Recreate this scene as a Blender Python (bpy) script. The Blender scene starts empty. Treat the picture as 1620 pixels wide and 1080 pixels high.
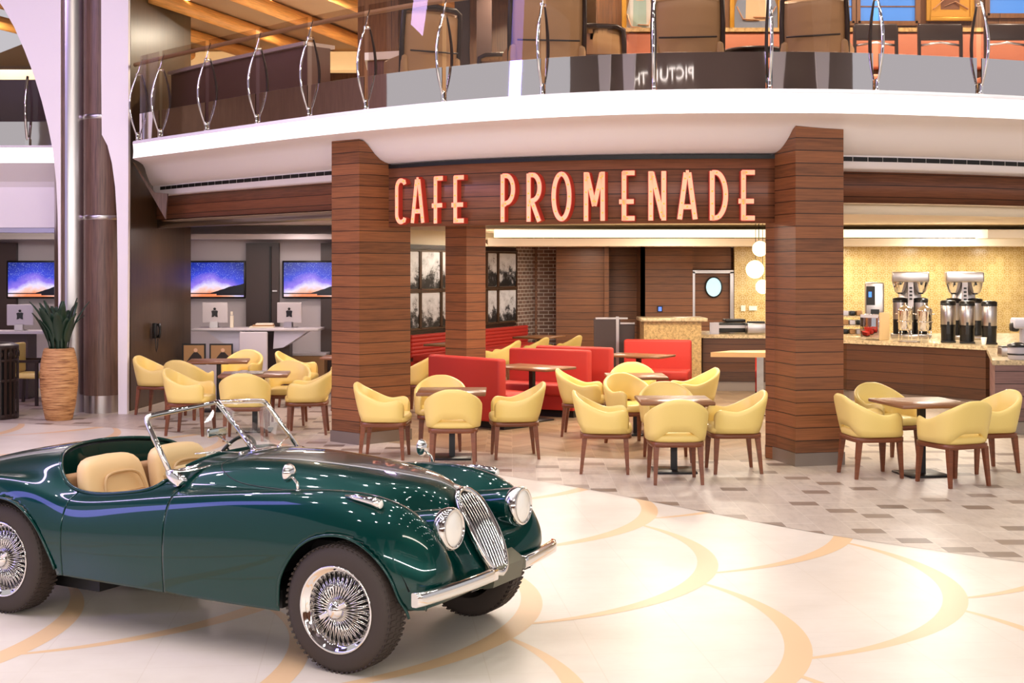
import bpy, bmesh, math, random
import numpy as np
from mathutils import Vector, Matrix
random.seed(7); rng = np.random.RandomState(5)
PI = math.pi
S = bpy.context.scene
COL = S.collection
def lin(c):
    def f(v):
        v /= 255.0
        return v/12.92 if v <= .04045 else ((v+.055)/1.055)**2.4
    return (f(c[0]), f(c[1]), f(c[2]), 1.0)

# ------------------------------------------------------------------ camera
FP, HC = 2100.0, 2.12            # focal length in pixels of the 1620 wide frame, eye height
cam = bpy.data.cameras.new('camera'); camo = bpy.data.objects.new('camera', cam); COL.objects.link(camo)
camo.location = (0, 0, HC); camo.rotation_euler = (PI/2, 0, 0)
cam.sensor_fit = 'HORIZONTAL'; cam.sensor_width = 36.0; cam.lens = 36.0*FP/1620
cam.shift_y = -(540-424)/1620.0; cam.clip_end = 200
S.camera = camo
# ------------------------------------------------------------------ view, world
S.view_settings.view_transform = 'Standard'; S.view_settings.look = 'None'
S.view_settings.gamma = 1; S.view_settings.use_curve_mapping = False
S.view_settings.exposure = 0.10
S.cycles.max_bounces = 8; S.cycles.transparent_max_bounces = 16
S.cycles.use_denoising = True
S.cycles.sample_clamp_indirect = 6.0
W = bpy.data.worlds.new('world'); S.world = W; W.use_nodes = True
W.node_tree.nodes['Background'].inputs[0].default_value = (.60, .57, .60, 1)
W.node_tree.nodes['Background'].inputs[1].default_value = .88
# ------------------------------------------------------------------ lamps
def area(name, loc, size, power, col=(1, .9, .8), rot=(0, 0, 0), shape='DISK', sy=None, spread=PI):
    l = bpy.data.lights.new(name, 'AREA'); l.shape = shape; l.size = size
    if sy: l.shape = 'RECTANGLE'; l.size_y = sy
    l.energy = power; l.color = col; l.spread = spread
    o = bpy.data.objects.new(name, l); COL.objects.link(o); o.location = loc; o.rotation_euler = rot
    return o
# atrium ceiling downlights
for j in range(6):
    for i in range(9):
        x = -8.2 + i*2.1 + (j % 2)*1.0; y = 1.8 + j*2.2
        c = (1, .98, .95) if x > -2 else (1, .91, 1)
        area('atrium_downlight', (x, y, 9.2), 0.22, ((13+5.0*j)*1.5 if x < -2 and j < 4 else (5+4.6*j)*(1.05 if x < -2 or j > 3 else .85 if x < 1 else .42)), c, spread=2.6)
# blue LED coves high on the port side of the atrium
area('cove_lamp', (-11.0, 6, 7.2), 12, 300, (.30, .25, 1.0), (0, math.radians(-75), 0), sy=1.1)
area('cove_lamp', (-9.0, 12, 8.6), 8, 460, (.72, .52, 1.0), (math.radians(18), math.radians(-25), 0), sy=.8)
area('facade_fill', (2.5, -3.0, 9.7), 9, 330, (1, .88, .76), (math.radians(52), 0, 0), sy=.5)  # added fill from behind the camera, lights the facade frontally
for x in (-8, -3, 2, 7, 12):                                # added fill strips at the unseen opposite balcony, brightening the slab underside
    area('underside_fill', (x, -6.3, 3.82), 4.8, 260, (1, .97, .97), (PI/2, 0, 0), sy=.16)
# cafe ceiling
for (x, y, p) in [(-.2, 17.3, 55), (1.8, 17.0, 60), (3.0, 18.6, 60), (.6, 20.3, 60), (2.6, 21.0, 60), (-1.0, 22.0, 45), (-.2, 26.0, 60), (.2, 27.6, 50)]:
    area('cafe_downlight', (x, y, 2.80), .45, p*.95, (1, .88, .72))
for (x, y, p) in [(5.4, 17.2, 55), (7.4, 16.8, 50), (6.2, 19.4, 50), (7.2, 21.4, 60)]:
    area('cafe_downlight', (x, y, 2.80), .45, p*.85, (1, .91, .78))
for (x, y, p) in [(1.6, 26.5, 70), (3.6, 27.0, 60), (1.8, 28.8, 35), (5.6, 27.4, 70), (7.4, 27.2, 70), (9.4, 27.0, 70), (6.4, 24.3, 50), (8.6, 23.9, 50), (4.2, 24.0, 45)]:
    area('cafe_downlight', (x, y, 2.57), .45, p*.55, (1, .90, .76))
for (x, y, p) in [(6.0, 29.0, 40), (7.6, 29.0, 40), (9.2, 29.0, 40), (10.8, 29.0, 40)]:
    area('wall_washer', (x, y, 2.57), .25, p*.6, (1, .90, .74))
for (x, y, p) in [(-4.6, 20.9, 45), (-2.9, 20.0, 45), (-3.6, 22.2, 30), (-8.0, 21.8, 30)]:
    area('shop_downlight', (x, y, 2.78), .4, p*.55, (1, .84, .78))
# upper lounge
for (x, y, p) in [(-3.9, 23.5, 70), (-3.0, 20, 80), (-2.2, 23, 80), (0, 19, 80), (2.5, 15.6, 60), (4.6, 15.4, 60), (6.4, 15.5, 60), (.6, 16.8, 55), (-8.5, 22, 60)]:
    area('lounge_downlight', (x, y, 6.3), .14, p*1.35, (1, .86, .66))

# ================================================================== helpers
def at(px, Y): return (px-810)*Y/FP
def zat(py, Y): return HC-(py-424)*Y/FP

class MB:
    def __init__(s): s.v = []; s.f = []; s.m = []; s.s = []
    def add(s, vs, fs, mi=0, sm=False, M=None):
        o = len(s.v)
        for p in vs:
            p = Vector(p)
            if M is not None: p = M @ p
            s.v.append(tuple(p))
        for q in fs:
            s.f.append(tuple(o+i for i in q)); s.m.append(mi); s.s.append(sm)
        return s
    def box(s, c, d, mi=0, rz=0, bevel=0, M=None, seg=3):
        x, y, z = d[0]/2, d[1]/2, d[2]/2
        T = Matrix.Translation(c) @ Matrix.Rotation(rz, 4, 'Z')
        if M is not None: T = M @ T
        if bevel:
            bm = bmesh.new(); bmesh.ops.create_cube(bm, size=1)
            for v in bm.verts: v.co = Vector((v.co.x*d[0], v.co.y*d[1], v.co.z*d[2]))
            bmesh.ops.bevel(bm, geom=list(bm.edges), offset=min(bevel, .49*min(d)), segments=seg, profile=.5, affect='EDGES')
            bm.verts.index_update()
            s.add([v.co for v in bm.verts], [[v.index for v in f.verts] for f in bm.faces], mi, True, T); bm.free()
            return s
        vs = [(-x, -y, -z), (x, -y, -z), (x, y, -z), (-x, y, -z), (-x, -y, z), (x, -y, z), (x, y, z), (-x, y, z)]
        fs = [(3, 2, 1, 0), (4, 5, 6, 7), (0, 1, 5, 4), (1, 2, 6, 5), (2, 3, 7, 6), (3, 0, 4, 7)]
        return s.add(vs, fs, mi, False, T)
    def prism(s, poly, z0, z1, mi=0, M=None):          # poly in xy (ccw), extruded in z
        n = len(poly)
        vs = [(p[0], p[1], z0) for p in poly]+[(p[0], p[1], z1) for p in poly]
        fs = [tuple(range(n-1, -1, -1)), tuple(range(n, 2*n))]+[(i, (i+1) % n, n+(i+1) % n, n+i) for i in range(n)]
        return s.add(vs, fs, mi, False, M)
    def slab_xz(s, poly, y0, y1, mi=0, M=None):        # poly in xz, extruded in y
        n = len(poly)
        vs = [(p[0], y0, p[1]) for p in poly]+[(p[0], y1, p[1]) for p in poly]
        fs = [tuple(range(n)), tuple(range(2*n-1, n-1, -1))]+[(i, n+i, n+(i+1) % n, (i+1) % n) for i in range(n)]
        return s.add(vs, fs, mi, False, M)
    def lathe(s, prof, n=32, mi=0, M=None, cap=True):  # prof of (r, z)
        vs = []; fs = []; k = len(prof)
        for i in range(n):
            a = 2*PI*i/n
            for r, z in prof: vs.append((r*math.cos(a), r*math.sin(a), z))
        for i in range(n):
            j = (i+1) % n
            for q in range(k-1): fs.append((i*k+q, j*k+q, j*k+q+1, i*k+q+1))
        s.add(vs, fs, mi, True, M)
        if cap:
            for q in (0, k-1):
                if prof[q][0] > 1e-4:
                    o = [( prof[q][0]*math.cos(2*PI*i/n), prof[q][0]*math.sin(2*PI*i/n), prof[q][1]) for i in range(n)]
                    s.add(o, [tuple(range(n)) if q else tuple(range(n-1, -1, -1))], mi, False, M)
        return s
    def tube(s, pts, r, n=8, mi=0, closed=False, M=None, flat=None):   # flat=(a,b): elliptical scale
        P = [Vector(p) for p in pts]; m = len(P); vs = []; fs = []
        rr = r if hasattr(r, '__len__') else [r]*m
        up = None
        for i in range(m):
            a = P[i-1] if (i > 0 or closed) else P[i]; b = P[(i+1) % m] if (i < m-1 or closed) else P[i]
            t = (b-a).normalized()
            if up is None:
                up = Vector((0, 0, 1)) if abs(t.z) < .9 else Vector((1, 0, 0))
            e = t.cross(up); 
            if e.length < 1e-5: e = t.orthogonal()
            e.normalize(); u = e.cross(t).normalized(); up = u
            for k in range(n):
                an = 2*PI*(k+.5)/n
                fx, fy = flat or (1, 1)
                vs.append(P[i]+e*(rr[i]*fx*math.cos(an))+u*(rr[i]*fy*math.sin(an)))
        for i in range(m if closed else m-1):
            j = (i+1) % m
            for k in range(n):
                l = (k+1) % n
                fs.append((i*n+k, i*n+l, j*n+l, j*n+k))
        if not closed:
            fs.append(tuple(range(n-1, -1, -1))); fs.append(tuple((m-1)*n+k for k in range(n)))
        return s.add(vs, fs, mi, n > 4, M)
    def bar(s, a, b, w, w2=None, mi=0, M=None): # square tapered bar
        w2 = w if w2 is None else w2
        a = Vector(a); b = Vector(b)
        vs = []
        for p, h in ((a, w/2), (b, w2/2)):
            vs += [(p.x-h, p.y-h, p.z), (p.x+h, p.y-h, p.z), (p.x+h, p.y+h, p.z), (p.x-h, p.y+h, p.z)]
        fs = [(3, 2, 1, 0), (4, 5, 6, 7), (0, 1, 5, 4), (1, 2, 6, 5), (2, 3, 7, 6), (3, 0, 4, 7)]
        if b.z < a.z: fs = [tuple(reversed(f)) for f in fs]
        return s.add(vs, fs, mi, False, M)
    def sphere(s, c, r, n=16, mi=0, M=None, sc=(1, 1, 1)):
        k = max(6, n//2)
        prof = [(r*math.sin(PI*i/k)+1e-6, -r*math.cos(PI*i/k)) for i in range(k+1)]
        T = Matrix.Translation(c) @ Matrix.Diagonal((sc[0], sc[1], sc[2], 1))
        if M is not None: T = M @ T
        return s.lathe(prof, n, mi, T, cap=False)
    def grid(s, rows, mi=0, sm=True, closed_v=False, M=None, flip=False):
        a = len(rows); b = len(rows[0]); fs = []
        for i in range(a-1):
            for j in range(b if closed_v else b-1):
                k = (j+1) % b
                q = (i*b+j, i*b+k, (i+1)*b+k, (i+1)*b+j)
                fs.append(tuple(reversed(q)) if flip else q)
        return s.add([p for r in rows for p in r], fs, mi, sm, M)
    def build(s, name, mats, parent=None, kind=None, smooth_angle=None):
        me = bpy.data.meshes.new(name); me.from_pydata(s.v, [], s.f)
        me.polygons.foreach_set('use_smooth', s.s)
        if not isinstance(mats, (list, tuple)): mats = [mats]
        for m in mats: me.materials.append(m)
        me.polygons.foreach_set('material_index', s.m); me.update()
        o = bpy.data.objects.new(name, me); COL.objects.link(o)
        if parent is not None: o.parent = parent
        if kind: o['kind'] = kind
        return o
def fixn(o):
    bm = bmesh.new(); bm.from_mesh(o.data); bmesh.ops.recalc_face_normals(bm, faces=bm.faces); bm.to_mesh(o.data); bm.free(); return o
def tag(o, label, cat, group=None):
    o['label'] = label; o['category'] = cat
    if group: o['group'] = group
    return o
def thing(name, label, cat, loc=(0, 0, 0), rz=0, group=None):
    o = bpy.data.objects.new(name, None); COL.objects.link(o); o.location = loc; o.rotation_euler = (0, 0, rz)
    return tag(o, label, cat, group)
def copy_tree(o, parent=None):
    c = o.copy(); COL.objects.link(c)
    if parent is not None: c.parent = parent
    for ch in list(o.children): copy_tree(ch, c)
    return c
def dup(o, loc, rz, label, group=None):
    c = copy_tree(o); c.location = loc; c.rotation_euler = (0, 0, rz); c['label'] = label
    if group: c['group'] = group
    return c
def struct(mb, name, m): return mb.build(name, m, kind='structure')

# ================================================================== materials
def nt(name):
    m = bpy.data.materials.new(name); m.use_nodes = True
    return m, m.node_tree.nodes, m.node_tree.links, m.node_tree.nodes['Principled BSDF']
def mat(name, c, rough=.5, metal=0, emit=None, es=0, coat=0, spec=None, bump=None):
    m, N, L, B = nt(name)
    B.inputs['Base Color'].default_value = lin(c); B.inputs['Roughness'].default_value = rough; B.inputs['Metallic'].default_value = metal
    if emit: B.inputs['Emission Color'].default_value = lin(emit); B.inputs['Emission Strength'].default_value = es
    if coat: B.inputs['Coat Weight'].default_value = coat; B.inputs['Coat Roughness'].default_value = .03
    if spec is not None: B.inputs['Specular IOR Level'].default_value = spec
    if bump:
        n = N.new('ShaderNodeTexNoise'); n.inputs['Scale'].default_value = bump[0]; n.inputs['Detail'].default_value = 3
        t = N.new('ShaderNodeTexCoord'); L.new(t.outputs['Object'], n.inputs['Vector'])
        b = N.new('ShaderNodeBump'); b.inputs['Strength'].default_value = bump[1]; b.inputs['Distance'].default_value = .02
        L.new(n.outputs['Fac'], b.inputs['Height']); L.new(b.outputs[0], B.inputs['Normal'])
    return m
class G:                                     # tiny node-graph helper
    def __init__(s, N, L): s.N = N; s.L = L
    def put(s, sock, v):
        if hasattr(v, 'is_output') or isinstance(v, bpy.types.NodeSocket): s.L.new(v, sock)
        else: sock.default_value = v
    def m(s, op, a, b=0.0, c=None):
        n = s.N.new('ShaderNodeMath'); n.operation = op; s.put(n.inputs[0], a); s.put(n.inputs[1], b)
        if c is not None: s.put(n.inputs[2], c)
        return n.outputs[0]
    def mix(s, f, a, b):
        n = s.N.new('ShaderNodeMix'); n.data_type = 'RGBA'; s.put(n.inputs[0], f); s.put(n.inputs[6], a); s.put(n.inputs[7], b); return n.outputs[2]
    def xyz(s, kind='Object'):
        t = s.N.new('ShaderNodeTexCoord'); x = s.N.new('ShaderNodeSeparateXYZ'); s.L.new(t.outputs[kind], x.inputs[0]); return x.outputs
    def vec(s, x, y, z=0.0):
        n = s.N.new('ShaderNodeCombineXYZ'); s.put(n.inputs[0], x); s.put(n.inputs[1], y); s.put(n.inputs[2], z); return n.outputs[0]
    def noise(s, v, sc=5, det=2, rough=.5):
        n = s.N.new('ShaderNodeTexNoise'); s.put(n.inputs['Vector'], v); n.inputs['Scale'].default_value = sc; n.inputs['Detail'].default_value = det; n.inputs['Roughness'].default_value = rough; return n.outputs['Fac']
    def white(s, v):
        n = s.N.new('ShaderNodeTexWhiteNoise'); n.noise_dimensions = '3D'; s.put(n.inputs['Vector'], v); return n.outputs['Value']
    def ramp(s, f, stops):
        n = s.N.new('ShaderNodeValToRGB'); s.put(n.inputs[0], f); e = n.color_ramp.elements
        while len(e) < len(stops): e.new(.5)
        for i, (p, c) in enumerate(stops): e[i].position = p; e[i].color = lin(c)
        return n.outputs[0]
def boards(name, c, s=.135, off=0.0, dark=(38, 20, 12), rough=.42, vertical=False, groove=.062, ang=0.0):
    m, N, L, B = nt(name); g = G(N, L); X, Y, Z = g.xyz()
    if vertical:
        h = g.m('ADD', g.m('MULTIPLY', X, math.cos(ang)), g.m('MULTIPLY', Y, math.sin(ang))); a, u, w = h, Z, h
    else: a = Z
    q = g.m('ADD', g.m('DIVIDE', a, s), off); fr = g.m('FRACT', q); idn = g.m('FLOOR', q)
    line = g.m('LESS_THAN', fr, groove)
    gv = g.vec(g.m('MULTIPLY', X, 1.6 if not vertical else 34), g.m('MULTIPLY', Y, 1.6 if not vertical else 34), g.m('MULTIPLY', Z, 42 if not vertical else 1.4))
    n1 = g.noise(gv, 1.6, 4, .6)
    tone = g.m('ADD', g.m('MULTIPLY', n1, .8), g.m('MULTIPLY', g.white(g.vec(idn, 3.1, 0)), .25))
    d = tuple(v*.66 for v in c); lt = tuple(min(255, v*1.22) for v in c)
    col = g.ramp(tone, [(.22, d), (.5, c), (.82, lt)])
    col = g.mix(line, col, lin(dark))
    L.new(col, B.inputs['Base Color']); B.inputs['Roughness'].default_value = rough
    b = N.new('ShaderNodeBump'); b.inputs['Strength'].default_value = .35; b.inputs['Distance'].default_value = .01; b.invert = True
    L.new(line, b.inputs['Height']); L.new(b.outputs[0], B.inputs['Normal'])
    return m
def thin_glass(name, tint=(1, 1, 1), refl=1.0, ior=1.5, base=0.0):
    m = bpy.data.materials.new(name); m.use_nodes = True; N, L = m.node_tree.nodes, m.node_tree.links; N.clear()
    o = N.new('ShaderNodeOutputMaterial'); t = N.new('ShaderNodeBsdfTransparent'); gl = N.new('ShaderNodeBsdfGlossy'); mx = N.new('ShaderNodeMixShader'); lw = N.new('ShaderNodeLayerWeight'); lw.inputs[0].default_value = .5; fr = N.new('ShaderNodeMath'); fr.operation = 'POWER'; fr.inputs[1].default_value = 5.0; L.new(lw.outputs['Facing'], fr.inputs[0])
    t.inputs[0].default_value = (*tint, 1); gl.inputs['Roughness'].default_value = .01
    a = N.new('ShaderNodeMath'); a.operation = 'MULTIPLY_ADD'; a.inputs[1].default_value = refl*.9; a.inputs[2].default_value = base+.04
    L.new(fr.outputs[0], a.inputs[0]); L.new(a.outputs[0], mx.inputs[0]); L.new(t.outputs[0], mx.inputs[1]); L.new(gl.outputs[0], mx.inputs[2]); L.new(mx.outputs[0], o.inputs[0])
    return m
M = {}
M['pillar'] = boards('pillar_boards', (132, 82, 49))
M['fascia'] = boards('fascia_boards', (124, 76, 52), .135, .2)
M['inner_wood'] = boards('inner_wood_boards', (120, 76, 46), .16)
M['counter_wood'] = boards('counter_wood_boards', (82, 50, 30), .16)
M['wing_wood'] = boards('wing_wood', (74, 56, 38), 1.1, 0, (60, 44, 28), .35, True, .004, 1.3)
M['column_wood'] = boards('column_wood', (116, 88, 74), 3.0, .4, (80, 60, 50), .4, True, .001)
M['lounge_wood'] = boards('lounge_wood', (120, 82, 50), .9, 0, (70, 45, 28), .4, True, .01)
M['beam'] = boards('beam_wood', (206, 146, 74), 3, .3, rough=.45, groove=.0)
M['table'] = boards('table_wood', (124, 84, 54), 3, .3, rough=.3, groove=.0)
M['leg'] = boards('chair_leg_wood', (112, 62, 36), 3, .3, rough=.35, groove=.0)
M['white'] = mat('white_plaster', (247, 240, 240), .55)
M['cream'] = mat('cream_plaster', (240, 228, 205), .6)
M['shopwhite'] = mat('shop_wall_paint', (200, 192, 194), .6)
M['ceil'] = mat('ceiling_paint', (228, 214, 196), .7)
M['loungeceil'] = mat('lounge_ceiling_paint', (158, 126, 92), .6)
M['atrium'] = mat('atrium_ceiling_paint', (84, 74, 74), .6)
M['dark'] = mat('black_recess', (14, 12, 11), .5)
M['darkbrown'] = mat('dark_brown_paint', (66, 50, 46), .4)
M['steel'] = mat('brushed_steel', (196, 190, 188), .28, 1)
M['mirror'] = mat('polished_steel', (226, 222, 220), .03, 1, bump=(.9, .07))
M['chrome'] = mat('chrome', (236, 234, 230), .05, 1)
M['band'] = mat('lit_balcony_lip', (255, 255, 255), .5, emit=(255, 247, 240), es=1.25)
M['cove'] = mat('lit_cove', (255, 250, 240), .5, emit=(255, 226, 178), es=1.5)
M['globe'] = mat('lit_globe', (255, 250, 240), .4, emit=(255, 226, 160), es=4.0)
M['yellow'] = mat('yellow_leather', (242, 214, 126), .38, bump=(60, .03))
M['red'] = mat('red_fabric', (190, 48, 36), .6)
M['black'] = mat('black_metal', (22, 20, 20), .4)
M['blackplastic'] = mat('black_plastic', (16, 15, 15), .3)
M['base'] = mat('pillar_base_steel', (150, 138, 128), .4, .6)
M['tyre'] = mat('tyre_rubber', (58, 47, 40), .7, bump=(90, .05))
M['tan'] = mat('tan_leather', (226, 190, 136), .45)
M['tanseam'] = mat('tan_leather_seam', (198, 160, 110), .5)
M['tandark'] = mat('tan_carpet', (170, 130, 88), .8)
M['glass'] = thin_glass('clear_glass', (.93, .95, .94), .7, 1.5, -.03)
M['balglass'] = thin_glass('balustrade_glass', (.84, .79, .76), 1.0, 1.5, -.015)
M['lampglass'] = mat('headlamp_glass', (250, 246, 236), .08, .0, spec=1.0, coat=1)
M['leaf'] = mat('leaf_green', (38, 62, 44), .4)
M['grey'] = mat('light_grey_laminate', (196, 192, 204), .4)
M['sofa'] = mat('brown_leather', (170, 134, 94), .5)
M['darkframe'] = mat('dark_brown_frame', (42, 28, 22), .35)
M['orange'] = mat('orange_upholstery', (186, 116, 86), .55)
M['teal'] = mat('teal_fabric', (66, 128, 140), .6)
M['pictureframe'] = mat('brown_picture_frame', (78, 54, 36), .45)
M['gold'] = mat('gilt_frame', (196, 146, 44), .35, .3)
M['skin'] = mat('painted_skin', (222, 176, 140), .5)
M['blouse'] = mat('painted_cloth', (216, 196, 164), .6)
M['hair'] = mat('painted_hair', (92, 56, 34), .6)
M['bluewin'] = mat('blue_daylight_pane', (70, 130, 220), .3, emit=(86, 146, 226), es=.75)
M['letterface'] = mat('lit_letter_face', (255, 190, 150), .35, emit=(255, 150, 112), es=.52)
M['letterside'] = mat('red_letter_return', (176, 58, 44), .4, emit=(220, 50, 30), es=.12)
M['bulb'] = mat('amber_bulb', (255, 180, 80), .3, emit=(255, 140, 40), es=.9)
M['paint'] = mat('green_car_paint', (0, 54, 48), .30, .35, coat=.9)
M['paint'].node_tree.nodes['Principled BSDF'].inputs['Specular IOR Level'].default_value = .08
M['cup'] = mat('paper_cup', (246, 240, 228), .6)
M['wicker'] = None
# cream promenade floor
def floor_cream():
    m, N, L, B = nt('cream_floor'); g = G(N, L); X, Y, Z = g.xyz()
    a = math.radians(6); u = g.m('ADD', g.m('MULTIPLY', X, math.cos(a)), g.m('MULTIPLY', Y, math.sin(a))); v = g.m('SUBTRACT', g.m('MULTIPLY', Y, math.cos(a)), g.m('MULTIPLY', X, math.sin(a)))
    lu = g.m('LESS_THAN', g.m('FRACT', g.m('DIVIDE', u, .6)), .010); row = g.m('FRACT', g.m('ADD', g.m('DIVIDE', v, .3), 0)); lv = g.m('LESS_THAN', row, .016)
    line = g.m('MAXIMUM', lu, lv)
    n = g.noise(g.vec(X, Y, 0), 1.6, 5, .6)
    col = g.ramp(n, [(.3, (226, 215, 196)), (.6, (236, 226, 208)), (.8, (229, 217, 197))])
    col = g.mix(g.m('MULTIPLY', line, .35), col, lin((214, 198, 172)))
    L.new(col, B.inputs['Base Color']); B.inputs['Roughness'].default_value = .34
    return m
M['floorcream'] = floor_cream()
M['peach'] = mat('peach_inlay', (238, 202, 154), .36, bump=(8, .01))
def floor_tile():
    m, N, L, B = nt('stone_tile'); g = G(N, L); X, Y, Z = g.xyz()
    cw = .25; cx = g.m('DIVIDE', X, cw); ci = g.m('FLOOR', cx); cf = g.m('FRACT', cx)
    off = g.m('ADD', g.m('MULTIPLY', ci, .382), g.m('MULTIPLY', g.white(g.vec(ci, 1.7, 0)), .12))
    ry = g.m('ADD', g.m('DIVIDE', Y, .90), off); ri = g.m('FLOOR', ry); rf = g.m('FRACT', ry)
    jit = g.m('MULTIPLY', g.white(g.vec(ci, ri, 5)), .22)
    dd = g.m('SUBTRACT', rf, jit)
    dk = g.m('MULTIPLY', g.m('GREATER_THAN', dd, .0), g.m('LESS_THAN', dd, .21))
    dk = g.m('MULTIPLY', dk, g.m('GREATER_THAN', g.white(g.vec(ci, ri, 9)), .38))
    joint = g.m('MULTIPLY', g.m('GREATER_THAN', dd, .55), g.m('LESS_THAN', dd, .57))
    grout = g.m('MAXIMUM', g.m('LESS_THAN', cf, .02), joint)
    n = g.noise(g.vec(g.m('MULTIPLY', X, 3), Y, 0), 4, 5, .65)
    col = g.ramp(n, [(.3, (184, 170, 154)), (.55, (204, 190, 173)), (.8, (194, 178, 160))])
    var = g.white(g.vec(ci, ri, 2))
    col = g.mix(g.m('MULTIPLY', var, .25), col, lin((176, 158, 140)))
    dcol = g.ramp(g.white(g.vec(ci, ri, 4)), [(0, (124, 106, 92)), (1, (158, 138, 120))])
    col = g.mix(dk, col, dcol); col = g.mix(g.m('MULTIPLY', grout, .6), col, lin((222, 212, 196)))
    L.new(col, B.inputs['Base Color']); B.inputs['Roughness'].default_value = .38
    return m
M['tile'] = floor_tile()
def floor_wood():
    m, N, L, B = nt('herringbone_plank'); g = G(N, L); X, Y, Z = g.xyz()
    cx = g.m('DIVIDE', X, .62); ci = g.m('FLOOR', cx); cf = g.m('FRACT', cx)
    zig = g.m('MULTIPLY', g.m('ABSOLUTE', g.m('SUBTRACT', cf, .5)), 1.15)
    v = g.m('ADD', g.m('DIVIDE', Y, .17), g.m('MULTIPLY', zig, 3.2)); vi = g.m('FLOOR', v); vf = g.m('FRACT', v)
    half = g.m('GREATER_THAN', cf, .5)
    line = g.m('MAXIMUM', g.m('LESS_THAN', vf, .05), g.m('LESS_THAN', g.m('ABSOLUTE', g.m('SUBTRACT', g.m('FRACT', g.m('ADD', g.m('MULTIPLY', cx, 2), .5)), .5)), .012))
    n = g.noise(g.vec(g.m('MULTIPLY', X, 2), g.m('MULTIPLY', v, 1.2), 0), 3, 4, .6)
    tone = g.m('ADD', g.m('MULTIPLY', g.white(g.vec(g.m('ADD', g.m('MULTIPLY', ci, 2), half), vi, 1)), .45), g.m('MULTIPLY', n, .55))
    col = g.ramp(tone, [(.15, (126, 102, 76)), (.5, (154, 128, 98)), (.85, (174, 150, 120))])
    col = g.mix(g.m('MULTIPLY', line, .45), col, lin((186, 166, 138)))
    L.new(col, B.inputs['Base Color']); B.inputs['Roughness'].default_value = .36
    return m
M['woodfloor'] = floor_wood()
def granite(name, c):
    m, N, L, B = nt(name); g = G(N, L); X, Y, Z = g.xyz()
    v = g.vec(X, Y, Z); n = g.noise(v, 22, 6, .75)
    col = g.ramp(n, [(.30, tuple(k*.45 for k in c)), (.42, tuple(k*.85 for k in c)), (.55, c), (.72, tuple(min(255, k*1.12) for k in c))])
    L.new(col, B.inputs['Base Color']); B.inputs['Roughness'].default_value = .2
    return m
M['granite'] = granite('yellow_granite', (206, 174, 118)); M['worktop'] = granite('pale_granite', (222, 200, 160))
def goldtile():
    m, N, L, B = nt('patterned_gold_tile'); g = G(N, L); X, Y, Z = g.xyz()
    s = .17; fx = g.m('SUBTRACT', g.m('FRACT', g.m('DIVIDE', X, s)), .5); fz = g.m('SUBTRACT', g.m('FRACT', g.m('DIVIDE', Z, s)), .5)
    r = g.m('SQRT', g.m('ADD', g.m('MULTIPLY', fx, fx), g.m('MULTIPLY', fz, fz)))
    ring = g.m('LESS_THAN', g.m('ABSOLUTE', g.m('SUBTRACT', r, .36)), .055)
    star = g.m('LESS_THAN', g.m('MULTIPLY', g.m('ABSOLUTE', fx), g.m('ABSOLUTE', fz)), .006)
    gr = g.m('GREATER_THAN', g.m('MAXIMUM', g.m('ABSOLUTE', fx), g.m('ABSOLUTE', fz)), .475)
    p = g.m('MAXIMUM', g.m('MAXIMUM', ring, star), gr)
    n = g.white(g.vec(g.m('FLOOR', g.m('DIVIDE', X, s)), g.m('FLOOR', g.m('DIVIDE', Z, s)), 1))
    base = g.ramp(n, [(0, (188, 156, 92)), (1, (212, 184, 118))])
    L.new(g.mix(g.m('MULTIPLY', p, .55), base, lin((236, 220, 176))), B.inputs['Base Color']); B.inputs['Roughness'].default_value = .25
    return m
M['goldtile'] = goldtile()
def brick():
    m, N, L, B = nt('brown_brick'); g = G(N, L); X, Y, Z = g.xyz()
    h = g.m('ADD', X, g.m('MULTIPLY', Y, .8)); t = N.new('ShaderNodeTexBrick'); L.new(g.vec(h, Z, 0), t.inputs[0])
    t.inputs['Scale'].default_value = 1; t.inputs['Brick Width'].default_value = .22; t.inputs['Row Height'].default_value = .082; t.inputs['Mortar Size'].default_value = .009
    t.inputs['Color1'].default_value = lin((112, 86, 74)); t.inputs['Color2'].default_value = lin((140, 110, 96)); t.inputs['Mortar'].default_value = lin((208, 198, 186))
    L.new(t.outputs[0], B.inputs['Base Color']); B.inputs['Roughness'].default_value = .8
    return m
M['brick'] = brick()
def photo():
    m, N, L, B = nt('old_photograph'); g = G(N, L); X, Y, Z = g.xyz()
    oi = N.new('ShaderNodeObjectInfo')
    sh = g.m('MULTIPLY', oi.outputs['Random'], 60)
    v = g.vec(g.m('ADD', g.m('MULTIPLY', X, 2.0), sh), sh, g.m('MULTIPLY', Z, 2.4)); n = g.noise(v, 1.7, 6, .70)
    hz = g.m('SUBTRACT', .30, g.m('MULTIPLY', g.noise(g.vec(g.m('ADD', g.m('MULTIPLY', X, 7), sh), sh, 0), 1.6, 3, .6), .5)); n2 = g.m('ADD', n, g.m('MULTIPLY', g.m('SUBTRACT', Z, .22), .42))
    col = g.ramp(n2, [(.44, (26, 26, 28)), (.50, (112, 112, 116)), (.55, (206, 208, 214)), (.70, (236, 238, 244))])
    L.new(col, B.inputs['Base Color']); B.inputs['Roughness'].default_value = .5
    return m
M['photo'] = photo()
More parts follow.
